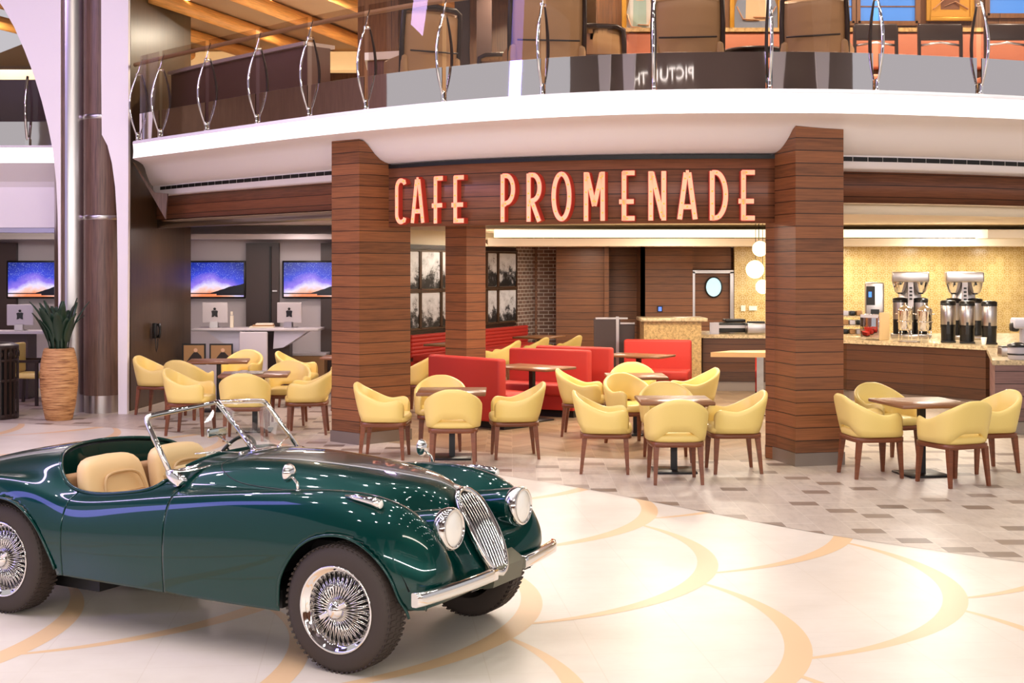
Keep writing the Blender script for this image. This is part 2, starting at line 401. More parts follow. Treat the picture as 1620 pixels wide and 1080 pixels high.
def screen():
    m, N, L, B = nt('starry_sunset_screen'); g = G(N, L); X, Y, Z = g.xyz()      # local: x -.5...5 across, z 0..1 up after scaling
    u = g.m('ADD', g.m('DIVIDE', X, 1.06), .5); v = g.m('DIVIDE', Z, .60)
    n = g.noise(g.vec(g.m('MULTIPLY', u, 2), g.m('MULTIPLY', v, 1.3), 3), 2.2, 5, .6)
    d = g.m('ADD', g.m('POWER', g.m('ABSOLUTE', g.m('SUBTRACT', u, g.m('ADD', .42, g.m('MULTIPLY', v, .1)))), 1.3), g.m('MULTIPLY', g.m('SUBTRACT', n, .5), -.55))
    t = g.m('ADD', g.m('MULTIPLY', v, .72), g.m('MULTIPLY', d, .55))
    col = g.ramp(t, [(.06, (255, 140, 90)), (.16, (255, 196, 176)), (.25, (236, 224, 255)), (.36, (150, 122, 236)), (.52, (60, 74, 214)), (.85, (12, 38, 130))])
    st = g.m('GREATER_THAN', g.white(g.vec(g.m('FLOOR', g.m('MULTIPLY', u, 230)), g.m('FLOOR', g.m('MULTIPLY', v, 130)), 2)), .978)
    col = g.mix(g.m('MULTIPLY', st, g.m('GREATER_THAN', v, .5)), col, lin((200, 220, 255)))
    hill = g.m('ADD', .11, g.m('MULTIPLY', g.m('MAXIMUM', g.m('SUBTRACT', u, .45), 0), g.m('ADD', .35, g.m('MULTIPLY', n, .35))))
    land = g.m('MULTIPLY', g.m('LESS_THAN', v, hill), g.m('GREATER_THAN', v, g.m('ADD', .04, g.m('MULTIPLY', g.m('LESS_THAN', u, .55), .04))))
    col = g.mix(land, col, lin((16, 14, 24)))
    B.inputs['Base Color'].default_value = (0, 0, 0, 1); B.inputs['Roughness'].default_value = .2
    L.new(col, B.inputs['Emission Color']); B.inputs['Emission Strength'].default_value = 1.0
    return m
M['screen'] = screen()
def wicker():
    m, N, L, B = nt('woven_cane'); g = G(N, L); X, Y, Z = g.xyz()
    n = g.noise(g.vec(g.m('MULTIPLY', X, 2), g.m('MULTIPLY', Y, 2), g.m('MULTIPLY', Z, 26)), 2.0, 4, .6)
    col = g.ramp(n, [(.32, (120, 74, 40)), (.5, (196, 142, 88)), (.7, (220, 172, 116))])
    L.new(col, B.inputs['Base Color']); B.inputs['Roughness'].default_value = .6
    b = N.new('ShaderNodeBump'); b.inputs['Strength'].default_value = .6; b.inputs['Distance'].default_value = .02; L.new(n, b.inputs['Height']); L.new(b.outputs[0], B.inputs['Normal'])
    return m
M['wicker'] = wicker()
def checker():
    m, N, L, B = nt('chess_squares'); g = G(N, L); X, Y, Z = g.xyz()
    p = g.m('MODULO', g.m('ADD', g.m('ADD', g.m('FLOOR', g.m('DIVIDE', X, .05)), g.m('FLOOR', g.m('DIVIDE', Y, .05))), 100), 2)
    L.new(g.mix(p, lin((28, 22, 18)), lin((226, 214, 190))), B.inputs['Base Color']); return m
M['checker'] = checker()

# ================================================================== balcony lip curve
LP = [(-9.6, 23.9), (-8.4, 22.5), (-7.3, 21.25), (-6.2, 20.0), (-5.3, 18.95), (-4.3, 17.9), (-3.29, 16.84), (-2.3, 15.85), (-1.356, 15.02), (-.5, 14.42), (.332, 13.97), (1.2, 13.67), (2.13, 13.55), (3.3, 13.57), (4.4, 13.8), (5.44, 14.12), (6.6, 14.6), (8.2, 15.4), (10, 16.5)]
def catmull(P, per=12):
    P = [np.array(p, float) for p in P]; out = []
    Q = [2*P[0]-P[1]]+P+[2*P[-1]-P[-2]]
    for i in range(1, len(Q)-2):
        a, b, c, d = Q[i-1], Q[i], Q[i+1], Q[i+2]
        for k in range(per):
            t = k/per
            out.append(.5*((2*b)+(c-a)*t+(2*a-5*b+4*c-d)*t*t+(3*b-a-3*c+d)*t**3))
    out.append(P[-1]); return out
LC = np.array(catmull(LP)); 
TG = np.gradient(LC, axis=0); TG /= np.linalg.norm(TG, axis=1)[:, None]
NM = np.stack([-TG[:, 1], TG[:, 0]], 1)                      # inward (into the cafe)
LPX = 810+FP*LC[:, 0]/LC[:, 1]
def lip(i, d):                                               # fractional index
    i = max(0, min(len(LC)-1.001, i)); k = int(i); t = i-k
    p = LC[k]*(1-t)+LC[k+1]*t; n = NM[k]*(1-t)+NM[k+1]*t; n /= np.linalg.norm(n)
    q = p+n*d; return float(q[0]), float(q[1]), float(n[0]), float(n[1])
def lip_at_x(X, d=0):
    best = min(np.linspace(0, len(LC)-1.01, 1200), key=lambda i: abs(lip(i, d)[0]-X)); return best
def lip_at_px(px, d=0):
    def e(i):
        q = lip(i, d); return abs(810+FP*q[0]/q[1]-px)
    return min(np.linspace(8, len(LC)-1.01, 1700), key=e)
FC, FR = (2.2, 20.1), 5.40                                   # the fascia follows its own arc
KF = .72
def _kd(i):
    x, y, nx, ny = lip(i, 0); ex, ey = x-FC[0], y-FC[1]; b_ = ex*nx+ey*ny; c_ = ex*ex+ey*ey-FR*FR; D = b_*b_-c_
    d = -b_-math.sqrt(D) if D > 0 else KF*1.06
    return max(KF, min(1.08, d/1.06))
_KT = None
def kd(i):
    global _KT
    if _KT is None:
        v = np.array([_kd(q) for q in range(len(LC)-1)])
        v[:IPL] = KF if False else v[IPL]
        _KT = np.convolve(np.pad(v, 6, mode='edge'), np.ones(13)/13, 'valid')
    i = max(0, min(len(_KT)-1.001, i)); k = int(i); return float(_KT[k]*(1-(i-k))+_KT[k+1]*(i-k))
def sweep(mb, prof, i0, i1, n=90, mi=0, sm=True, closed=False):
    rows = []
    st = {d: (lip_at_px(211+24*d, d*KF) if i0 == I0 else i0) for d, z in prof}
    for k in range(n+1):
        row = []
        for d, z in prof:
            i = st[d]+(i1-st[d])*k/n
            q = lip(i, d*kd(i)); row.append((q[0], q[1], z))
        rows.append(row)
    mb.grid(rows, mi, sm, closed_v=closed, flip=True)
    if closed:
        k = len(prof); o = len(mb.v)-(n+1)*k
        mb.f.append(tuple(o+j for j in range(k))); mb.m.append(mi); mb.s.append(False)
        mb.f.append(tuple(len(mb.v)-1-j for j in range(k))); mb.m.append(mi); mb.s.append(False)
    return mb
IPL = int(lip_at_x(-1.9, .75)); I0 = lip_at_px(212); I1 = len(LC)-1.02
IL = lip_at_x(-1.60, .78); IR = lip_at_x(2.92, 1.06)        # fascia ends at the pillars

# ================================================================== floors
BND = [(-14, 20.3), (-9, 18.9), (-7, 18.2), (-5.6, 17.75), (-4.13, 17.0), (-3, 16.2), (-1.8, 15.2), (.31, 13.17), (1.1, 12.25), (1.82, 11.36), (2.59, 10.48), (3.69, 9.57), (5.2, 8.6), (8, 7.2), (14, 5)]
BC = catmull(BND, 6)
mb = MB(); mb.box((0, 7, -.05), (30, 30, .1))
U = np.array([.21, -2.02]); V = np.array([1.51, -.70]); C0 = np.array([.915, 9.11]); R = 2.05
for i in range(-8, 9):
    for j in range(-6, 7):
        c = C0+U*i+V*j
        if c[1] < 1 or c[1] > 20 or abs(c[0]) > 10: continue
        rows = []
        for k in range(41):
            t = k/40; a = math.radians(38-111*t); w = .030+.125*math.sin(PI*t)**1.3
            rows.append([(c[0]+(R+s*w*.5-.03)*math.cos(a), c[1]+(R+s*w*.5-.03)*math.sin(a), .0004+.00012*((i*3+j) % 7)) for s in (-1, 1)])
        mb.grid(rows, 1, False, flip=False)
struct(mb, 'floor', [M['floorcream'], M['peach']])
def flat(poly, z, name, m):
    bm = bmesh.new(); vs = [bm.verts.new((p[0], p[1], z)) for p in poly]; f = bm.faces.new(vs)
    if f.normal.z < 0: f.normal_flip()
    bm.normal_update()
    if f.normal.z < 0: f.normal_flip()
    bmesh.ops.triangulate(bm, faces=bm.faces)
    me = bpy.data.meshes.new(name); bm.to_mesh(me); bm.free(); me.materials.append(m)
    o = bpy.data.objects.new(name, me); COL.objects.link(o); o['kind'] = 'structure'; return o
flat([tuple(p) for p in BC]+[(14, 30), (-14, 30)], .0018, 'floor', M['tile'])
wf = [lip(i, 1.02*kd(i))[:2] for i in np.linspace(IL, IR, 30)]
flat(wf+[(3.2, 16.2), (4.4, 20), (5.2, 30), (-.2, 30), (-2.2, 25), (-1.9, 18)], .003, 'floor', M['woodfloor'])

# ================================================================== balcony slab and underside
mb = MB(); sweep(mb, [(.30, 3.95), (.0, 3.95), (-.03, 3.93), (-.03, 3.90)], I0, I1)
sweep(mb, [(-.03, 3.70), (.02, 3.69), (.30, 3.685), (.54, 3.665), (.64, 3.62), (.72, 3.55), (.81, 3.485), (.90, 3.435), (1.0, 3.405), (1.12, 3.385)], I0, I1)
sweep(mb, [(1.12, 3.385), (1.125, 3.25), (1.16, 3.235), (1.6, 3.235)], I0, IL+.3, 40); sweep(mb, [(1.12, 3.385), (1.125, 3.25), (1.16, 3.235), (1.6, 3.235)], IR-.3, I1, 40)
sweep(mb, [(.28, 3.95), (12, 3.95)], I0, I1, 90)
struct(mb, 'balcony_slab', M['white'])
mb = MB(); sweep(mb, [(-.03, 3.90), (-.012, 3.89), (-.005, 3.80), (-.012, 3.71), (-.03, 3.70)], I0, I1); struct(mb, 'light_strip', M['band'])
mb = MB()                                                    # air slots in the slab edge
def slots(i0, i1):
    step = .30; i = i0
    while i < i1:
        a = lip(i, 1.112*kd(i)); L_ = 0; j = i
        while L_ < .178 and j < i1:
            j += .04; b = lip(j, 1.112*kd(j)); L_ = math.hypot(b[0]-a[0], b[1]-a[1])
        if L_ < .1: break
        mb.add([(a[0], a[1], 3.318), (b[0], b[1], 3.318), (b[0], b[1], 3.368), (a[0], a[1], 3.368)], [(0, 1, 2, 3)])
        i = j+.085
slots(lip_at_px(246, 1.1*KF)+.3, IL); slots(IR, I1)
struct(mb, 'vent_strip', M['dark'])
mb = MB(); sweep(mb, [(1.055, 3.375), (1.055, 3.33)], IL, IR, 60); struct(mb, 'vent_strip', M['dark'])
# fascia boards carrying the sign, and the lintels on either side
mb = MB(); sweep(mb, [(1.06, 3.345), (1.06, 2.62), (1.26, 2.62), (1.26, 3.34)], IL, IR, 60, closed=True); struct(mb, 'fascia', M['fascia'])
mb = MB(); sweep(mb, [(1.5, 3.30), (1.5, 2.875), (1.62, 2.875), (1.62, 3.30)], IR-1.5, I1, 40, closed=True); struct(mb, 'fascia', M['fascia'])
mb = MB(); sweep(mb, [(1.3, 3.30), (1.3, 2.88), (1.42, 2.88), (1.42, 3.30)], I0, IL+1.0, 40, closed=True); struct(mb, 'fascia', M['fascia'])
mb = MB(); sweep(mb, [(1.53, 2.88), (1.53, 2.745), (1.63, 2.745), (1.63, 2.88)], IR-1.5, I1, 40, closed=True); struct(mb, 'trim_1', M['cream'])
mb = MB(); sweep(mb, [(1.33, 2.885), (1.33, 2.745), (1.43, 2.745), (1.43, 2.885)], I0, IL+1.0, 40, closed=True); struct(mb, 'trim_2', M['steel'])

# ================================================================== pillars
def pillar(cx, cy, ang, w, d, zb, name):
    # front-right corner reference: (cx,cy) is the viewer-side corner; u runs along the right-hand face
    pass
def radial_pillar(P, u, v, wu, wv, seg=10):
    # P viewer-side corner, u and v unit vectors of its two visible faces; the top follows the slab's underside
    PR = [(-.1, 3.70), (.02, 3.69), (.30, 3.685), (.54, 3.665), (.64, 3.62), (.72, 3.55), (.81, 3.485), (.90, 3.435), (1.0, 3.405), (1.12, 3.385), (1.3, 3.36)]
    def under(x, y):
        dd, ii = min((math.hypot(x-lip(i, 0)[0], y-lip(i, 0)[1]), i) for i in np.linspace(I0, I1, 260)); dd /= kd(ii)
        for (a, za), (b, zb) in zip(PR, PR[1:]):
            if a <= dd <= b: return za+(zb-za)*(dd-a)/(b-a)
        return 3.36
    loop = []
    for (s0, s1) in (((0, 0), (wu, 0)), ((wu, 0), (wu, wv)), ((wu, wv), (0, wv)), ((0, wv), (0, 0))):
        for k in range(seg):
            t = k/seg; a = s0[0]+(s1[0]-s0[0])*t; b = s0[1]+(s1[1]-s0[1])*t
            loop.append((P[0]+u[0]*a+v[0]*b, P[1]+u[1]*a+v[1]*b))
    n = len(loop); mb = MB()
    vs = [(x, y, .14) for x, y in loop]+[(x, y, under(x, y)-.004) for x, y in loop]
    mb.add(vs, [(i, (i+1) % n, n+(i+1) % n, n+i) for i in range(n)])
    o = mb.build('pillar', M['pillar'], kind='structure')
    b = MB(); e = .012
    c = [(P[0]-(u[0]+v[0])*e, P[1]-(u[1]+v[1])*e)]
    c += [(c[0][0]+u[0]*(wu+2*e), c[0][1]+u[1]*(wu+2*e))]; c += [(c[1][0]+v[0]*(wv+2*e), c[1][1]+v[1]*(wv+2*e))]; c += [(c[0][0]+v[0]*(wv+2*e), c[0][1]+v[1]*(wv+2*e))]
    b.prism(c, 0, .14); fixn(b.build('pillar_base', M['base'], o))
    for q in (c[0], c[1], c[3]):
        pass
    fixn(o); return o
u1 = (.972, .236); v1 = (-.236, .972); radial_pillar((3.03, 14.18), u1, v1, .56, .74)
u2 = (.757, .653); v2 = (-.75, .66); radial_pillar((-1.83, 15.9), u2, v2, .76, .50)
# inner pillar under the fascia
mb = MB(); Yp = 19.35; xa, xb = at(704, Yp), at(768, Yp); xm = at(738, Yp-.12)
mb.prism([(xa, Yp+.12), (xm, Yp-.14), (xb, Yp+.10), (xm+.02, Yp+.42)], 0, 2.85); fixn(struct(mb, 'pillar', M['pillar']))
# return panel between fascia and right pillar
mb = MB(); q = lip(IR-1.1, 1.08); mb.prism([(at(1211, 14.80), 14.80), (2.96, 14.62), (3.3, 15.0), (at(1212, 15.3), 15.3)], 0, 2.63); fixn(struct(mb, 'pillar', M['pillar']))

# ================================================================== ceilings and cafe walls
back = [(14, 31), (-12, 31)]
lc = [lip(i, 1.24*kd(i))[:2] for i in np.linspace(I0-6, I1, 50)]
flat(lc+back, 2.86, 'ceiling', M['ceil'])
mb = MB(); mb.box((4.4, 22.3, 2.55), (9.6, .5, .13)); struct(mb, 'ceiling_bulkhead', M['cream'])
mb = MB(); mb.box((4.4, 22.25, 2.70), (9.4, .12, .13)); struct(mb, 'light_strip', M['cove'])
mb = MB(); mb.box((7.6, 18.8, 2.60), (1.9, .5, .12)); struct(mb, 'ceiling_bulkhead', M['cream'])
flat([(-.5, 22.3), (14, 22.3), (14, 31), (-.5, 31)], 2.60, 'ceiling', M['ceil'])
# photo wall
A = np.array([-1.94, 25.5]); Bq = np.array([.11, 29.6]); dv = (Bq-A)/np.linalg.norm(Bq-A); ang = math.atan2(dv[1], dv[0])
mb = MB(); T = Matrix.Translation((A[0], A[1], 0)) @ Matrix.Rotation(ang, 4, 'Z'); Lw = float(np.linalg.norm(Bq-A))
mb.box((Lw/2-.2, .08, 1.43), (Lw+.4, .12, 2.86), M=T); struct(mb, 'wall_left', M['cream'])
mb = MB(); mb.box((Lw+.40, .06, 1.43), (.80, .14, 2.86), M=T); mb.box((.74, 30.37, 1.43), (.62, .12, 2.86)); struct(mb, 'wall_back', M['brick'])
mb = MB(); mb.box((.55, 30.28, 1.43), (.05, .05, 2.86)); struct(mb, 'trim_3', M['inner_wood'])
mb = MB(); mb.box((1.58, 29.9, 1.3), (1.18, .12, 2.6)); mb.box((2.5, 30.6, 1.3), (.9, .12, 2.6)); mb.box((2.12, 30.2, 1.3), (.10, .9, 2.6)); mb.box((2.92, 30.1, 1.3), (.10, 1.0, 2.6)); mb.box((3.45, 29.65, 1.3), (1.16, .1, 2.6)); struct(mb, 'wall_back', M['inner_wood'])
mb = MB(); mb.box((4.45, 30.05, 2.35), (1.0, .12, .5)); struct(mb, 'wall_back', M['inner_wood'])
mb = MB(); mb.box((5.5, 31.0, 1.4), (18, .1, 2.9)); struct(mb, 'wall_back', M['inner_wood'])
# service door with a porthole
dx0, dx1 = at(1100, 30), at(1154, 30); dc = (dx0+dx1)/2
dr = MB(); dr.box((dc, 30.05, 1.0), (dx1-dx0, .06, 2.0)); door = dr.build('door_1', M['inner_wood'], kind='structure')
pz = zat(454, 30); px_ = at(1129, 30)
T = Matrix.Translation((px_, 30.005, pz)) @ Matrix.Rotation(PI/2, 4, 'X') @ Matrix.Diagonal((.20, .245, 1, 1))
b = MB(); b.lathe([(.86, -.01), (.86, .03), (1.0, .03), (1.0, -.01)], 32, 0, T, cap=False); fixn(b.build('porthole_rim', M['black'], door))
b = MB(); b.lathe([(.0001, .012), (.87, .012)], 32, 0, T, cap=False); b.build('porthole_pane', mat('porthole_glow', (180, 216, 226), .2, emit=(170, 214, 226), es=.8), door)
b = MB()
for x in (dx0-.06, dx1+.04): b.box((x, 29.96, 1.02), (.08, .12, 2.04))
b.box((dc, 29.96, 2.04), (dx1-dx0+.2, .12, .07)); b.build('door_frame', M['steel'], door)
mb = MB(); mb.box((9.0, 29.9, 1.43), (8.0, .12, 2.86)); struct(mb, 'wall_back', M['goldtile'])
mb = MB(); mb.box((13.2, 22, 2), (.12, 16, 4)); struct(mb, 'wall_right', M['cream'])

# framed photographs along the banquette wall
Tw = Matrix.Translation((A[0], A[1], 0)) @ Matrix.Rotation(ang, 4, 'Z')
def wall_panel(x0, x1, z0, z1, lab):
    t = tag(bpy.data.objects.new('framed_photograph', None), lab, 'picture', 'black and white photographs above the banquette'); COL.objects.link(t)
    t.matrix_world = Tw @ Matrix.Translation(((x0+x1)/2, .0, z0))
    w, h = x1-x0-.045, z1-z0
    b = MB(); b.box((0, 0, h/2), (w-.05, .015, h-.05)); b.build('photograph', M['photo'], t)
    f = MB(); e = .035
    f.box((0, -.004, 0), (w+e, .05, e)); f.box((0, -.004, h), (w+e, .05, e)); f.box((-w/2, -.004, h/2), (e, .05, h)); f.box((w/2, -.004, h/2), (e, .05, h)); f.build('frame', M['pictureframe'], t)
def wx(px):                                   # pixel column -> distance along the wall
    k = (px-810)/FP; return (A[0]-k*A[1])/(k*dv[1]-dv[0])
cols = [(630, 664), (664, 697), (697, 727), (727, 769), (769, 787), (787, 817)]
nm = ['leftmost, half hidden by the pillar', 'second from the left', 'beside the inner pillar', 'behind the inner pillar', 'just right of the inner pillar', 'beside the brick corner']
sub = ['figure on a deck', 'ship and crowd', 'railing', 'deck', 'seated people', 'crowd in dark coats']
for k, (a, c) in enumerate(cols):
    xa, xb = wx(a), wx(c)
    wall_panel(xa, xb, 1.70, 2.46, 'black and white photo in the top row, '+nm[k])
    wall_panel(xa, xb, .94, 1.66, 'black and white photo in the bottom row, '+nm[k])
mb = MB(); mb.box((wx(727), -.0, 2.53), (wx(817)-wx(630)+.1, .05, .09), M=Tw); mb.box((wx(727), -.0, .88), (wx(817)-wx(630)+.1, .05, .07), M=Tw); struct(mb, 'trim_4', M['darkframe'])

# ================================================================== dining chairs and tables
def sgn(v): return -1 if v < 0 else 1
def superpad(mb, w, d, prof, n=4.0, seg=36, mi=0, yo=0):
    rows = []
    for s, z in prof:
        r = []
        for k in range(seg):
            a = 2*PI*k/seg; c, q = math.cos(a), math.sin(a)
            r.append((sgn(c)*abs(c)**(2/n)*w/2*s, yo+sgn(q)*abs(q)**(2/n)*d/2*s, z))
        rows.append(r)
    mb.grid(rows, mi, True, closed_v=True)
    o = len(mb.v)-seg; mb.f.append(tuple(o+k for k in range(seg))); mb.m.append(mi); mb.s.append(True)
    o2 = len(mb.v)-seg*len(rows); mb.f.append(tuple(o2+seg-1-k for k in range(seg))); mb.m.append(mi); mb.s.append(True)
def smooth(a, b, x):
    t = max(0, min(1, (x-a)/(b-a))); return t*t*(3-2*t)
def make_chair(label, loc, rz, group):
    t = thing('dining_armchair', label, 'chair', loc, rz, group)
    b = MB(); superpad(b, .52, .53, [(.90, .405), (1.0, .425), (1.02, .455), (1.0, .482), (.93, .497), (.7, .506)], 4.5, 40, 0, .015); b.build('seat', M['yellow'], t)
    b = MB(); rows = []; NA = 56; AM = 138
    for k in range(NA+1):
        a = -AM+2*AM*k/NA; aa = abs(a); r_ = math.radians(a)
        zt = .838-.197*smooth(6, 96, aa)+.018*smooth(95, 125, aa)
        zb = .425+.095*(1-smooth(18, 48, aa))
        e = smooth(0, 16, AM-aa)                      # rounded arm ends
        zt2 = zb+(zt-zb)*(.80+.20*math.sqrt(max(0, 1-(1-e)**2)))
        def P(rad, z, th):
            c, s = math.sin(r_), -math.cos(r_)
            n = 3.0; k_ = (abs(c)**n+abs(s)**n)**(-1/n)
            fl = 1+.30*max(0, z-.43)*(1-smooth(60, 120, aa))*.9+.10*max(0, z-.43)
            lean = -.10*max(0, z-.46)*(1-smooth(20, 100, aa))
            return ((c*k_*(rad)*1.0)*fl, (s*k_*(rad)*.96)*fl+lean+.01, z)
        th = .042*(.55+.45*math.sqrt(max(0, 1-(1-e)**2))); ro = .292; ri = ro-th
        zm = zb+.5*(zt2-zb)
        rows.append([P(ro, zb, 0), P(ro+.003, zb+.25*(zt2-zb), 0), P(ro+.004, zm, 0), P(ro+.003, zt2-.05, 0), P(ro-.001, zt2-.015, 0), P(ro-.010, zt2-.002, 0), P((ro+ri)/2, zt2+.003, 0), P(ri+.008, zt2-.003, 0), P(ri, zt2-.018, 0), P(ri, zm, 0), P(ri, zb+.2*(zt2-zb), 0), P(ri, zb, 0)])
    b.grid(rows, 0, True, closed_v=True); k = len(rows[0])
    b.f.append(tuple(range(k))); b.m.append(0); b.s.append(False); o = len(b.v)-k; b.f.append(tuple(o+k-1-j for j in range(k))); b.m.append(0); b.s.append(False)
    fixn(b.build('backrest', M['yellow'], t))
    b = MB(); superpad(b, .53, .535, [(.94, .365), (1, .368), (1, .412), (.94, .415)], 5.5, 36, 0, .01); b.build('seat_frame', M['leg'], t)
    for sx in (-1, 1):
        for y0, y1 in ((.215, .235), (-.205, -.245)):
            b = MB(); b.bar((sx*.215, y0, .385), (sx*.232, y1, 0), .052, .030); b.build('leg', M['leg'], t)
    return t
CH0 = [None]
def chair(X, Y, face, label, group='yellow armchairs of the cafe'):   # face: direction the sitter looks, degrees from +X
    rz = math.radians(face-90)
    if CH0[0] is None: CH0[0] = make_chair(label, (X, Y, .006 if False else .004), rz, group); return CH0[0]
    return dup(CH0[0], (X, Y, .004), rz, label, group)
TB0 = [None]
def table(X, Y, rz, label, sx=1, sy=1, group='square cafe tables'):
    if TB0[0] is None or (sx, sy) != (1, 1):
        t = thing('cafe_table', label, 'table', (X, Y, .004), math.radians(rz), group)
        b = MB(); b.box((0, 0, .735), (.76*sx, .72*sy, .036), bevel=.006, seg=1); b.build('tabletop', M['table'], t)
        b = MB(); b.box((0, 0, .37), (.065, .065, .70)); b.box((0, 0, .708), (.3, .3, .02)); b.build('pole', M['black'], t)
        b = MB(); b.box((0, 0, .010), (.44, .44, .018), bevel=.004, seg=1); b.build('base', M['black'], t)
        if (sx, sy) == (1, 1): TB0[0] = t
        return t
    return dup(TB0[0], (X, Y, .004), math.radians(rz), label, group)

# group in the middle, in front of the first red booth
table(-.67, 14.85, 0, 'square wooden table behind the car bonnet, in front of the dark red booth')
chair(-1.42, 14.86, -4, 'yellow armchair in profile beside the left wooden pillar, facing right')
chair(-.63, 14.30, 90, 'yellow armchair seen from behind just above the car bonnet')
chair(.03, 14.90, 186, 'yellow armchair facing left, before the dark red booth end')
chair(-.84, 15.55, -88, 'yellow armchair on the far side of the table in front of the dark red booth')
# front right group
table(1.69, 13.86, 0, 'square wooden table of the foremost group left of the right pillar')
chair(.97, 13.86, -4, 'yellow armchair facing right at the left side of the foremost table')
chair(1.62, 13.20, 92, 'yellow armchair seen squarely from behind, nearest the cream floor')
chair(2.31, 13.87, 183, 'yellow armchair facing left, beside the right pillar\'s left face')
chair(1.72, 14.66, -90, 'yellow armchair tucked in at the far side of the foremost table')
# second row behind
table(1.58, 16.95, 0, 'square wooden table in the second row behind the foremost group')
chair(.90, 16.85, -8, 'yellow armchair facing right next to the red booth corner, second row')
chair(1.62, 17.75, -92, 'yellow armchair at the far side of the second-row table, before the orange booth')
chair(2.30, 17.0, 188, 'yellow armchair facing left at the right of the second-row table')
chair(1.45, 15.95, -65, 'yellow armchair turned towards the camera between the two tables, inside of its back in shade')
# right group
table(4.20, 13.62, 10, 'wooden table right of the right pillar, in front of the coffee counter', 1.05, 1.1)
chair(3.66, 13.56, 8, 'yellow armchair touching the right pillar, facing right')
chair(4.33, 13.05, 112, 'yellow armchair seen from behind, nearest of the group right of the pillar')
chair(4.95, 13.90, 192, 'yellow armchair at the right edge of the photo, facing left')
chair(4.12, 14.55, -70, 'yellow armchair half hidden behind the table, below the coffee counter')
# left group
table(-3.34, 17.25, 6, 'square wooden table with the chessboard, left of the left pillar', 1.15, 1.0)
chair(-4.10, 16.95, -6, 'yellow armchair behind the windscreen\'s left corner, facing right')
chair(-3.30, 16.45, 94, 'yellow armchair seen from behind through the windscreen')
chair(-2.62, 17.05, 184, 'yellow armchair facing left, touching the left pillar\'s edge')
chair(-3.05, 18.05, -86, 'yellow armchair facing the camera behind the chessboard table')
table(-4.35, 19.7, 8, 'wooden table at the back left, in front of the two small framed portraits', 1.15, 1.0)
chair(-4.55, 18.75, 70, 'yellow armchair seen from behind at the back left table')
chair(-5.15, 19.35, -10, 'yellow armchair furthest left, beside the wood wing wall')
chair(-4.2, 20.55, -100, 'yellow armchair behind the back left table, facing the camera')
table(-2.55, 20.55, 0, 'wooden table partly hidden by the left pillar in front of the desk')
chair(-3.28, 20.4, -5, 'yellow armchair facing right in front of the white desk')
chair(-2.35, 19.6, 120, 'yellow armchair mostly hidden by the left pillar')
# inside the cafe, along the banquette
table(-1.10, 24.0, 63, 'wooden table by the banquette, left of the inner pillar')
table(.55, 26.6, 63, 'wooden table by the banquette, in front of the brick corner', 1.3, 1.0)
chair(-1.42, 19.6, 150, 'yellow armchair seen in the gap right of the left pillar')
chair(-.95, 21.4, 150, 'yellow armchair whose back shows just left of the inner pillar')
chair(-.20, 23.6, 160, 'yellow armchair back between the inner pillar and the red booth')
chair(.33, 24.7, 155, 'yellow armchair above the middle red booth, left one of a pair')
chair(.98, 25.4, 155, 'yellow armchair above the middle red booth, right one of a pair')
# chessboard
t = thing('chessboard', 'small chessboard lying on the wooden table left of the pillar', 'chessboard', (-3.42, 17.22, .758), .1)
b = MB(); b.box((0, 0, .009), (.4, .4, .014), bevel=.003, seg=1); b.build('board_squares', M['checker'], t); 

# ------------------------------------------------------------------ red booths
def booth(name, label, P0, P1, h, seat=True, depth=.62, group='red upholstered booths'):
    P0 = Vector(P0); P1 = Vector(P1); d = P1-P0; L = d.length; a = math.atan2(d.y, d.x)
    t = thing(name, label, 'booth', (P0.x, P0.y, .004), a, group)
    b = MB(); b.box((L/2, .07, (h+.10)/2), (L, .15, h-.10), bevel=.035); b.build('backrest', M['red'], t)
    if seat:
        b = MB(); b.box((L/2, -depth/2+.02, .385), (L, depth-.06, .15), bevel=.035); b.build('seat_cushion', M['red'], t)
        b = MB(); b.box((L/2, -depth/2+.05, .205), (L-.02, depth-.14, .21), bevel=.01); b.build('seat_box', M['red'], t)
        b = MB(); b.box((L/2, -depth/2+.10, .05), (L-.06, depth-.16, .10)); b.build('toe_kick', M['dark'], t)
    else:
        b = MB(); b.box((L/2, .07, .05), (L-.04, .10, .10)); b.build('toe_kick', M['dark'], t)
    return t
booth('booth_bench', 'dark red booth seen from its back, nearest the middle tables', (-.07, 17.35), (-1.06, 18.35), .93)
booth('booth_bench', 'red booth in the middle facing the camera, its seat showing at the right', (-.05, 19.75), (1.10, 19.15), .93)
booth('booth_bench', 'red booth back standing just behind the middle booth', (1.52, 19.72), (.42, 20.32), .94)
booth('booth_bench', 'bright orange-red booth in front of the stone podium', (1.86, 22.10), (2.95, 21.85), .93)
table(.28, 18.45, -40, 'wooden table between the two nearest red booths', 1.35, .95)
table(2.0, 20.95, -30, 'wooden table between the middle booth and the orange-red booth', 1.3, .9)
t = thing('banquette', 'long red banquette with horizontal channels below the framed photographs', 'bench', (A[0], A[1], .004), ang)
for k in range(6):
    b = MB(); b.box((Lw/2+.05, -.10, .44+.072*k), (Lw+.5, .09, .078), bevel=.03); b.build('back_roll', M['red'], t)
b = MB(); b.box((Lw/2+.05, -.38, .39), (Lw+.5, .46, .13), bevel=.03); b.build('seat_cushion', M['red'], t)
b = MB(); b.box((Lw/2+.05, -.32, .165), (Lw+.45, .44, .33)); b.build('seat_box', M['red'], t)

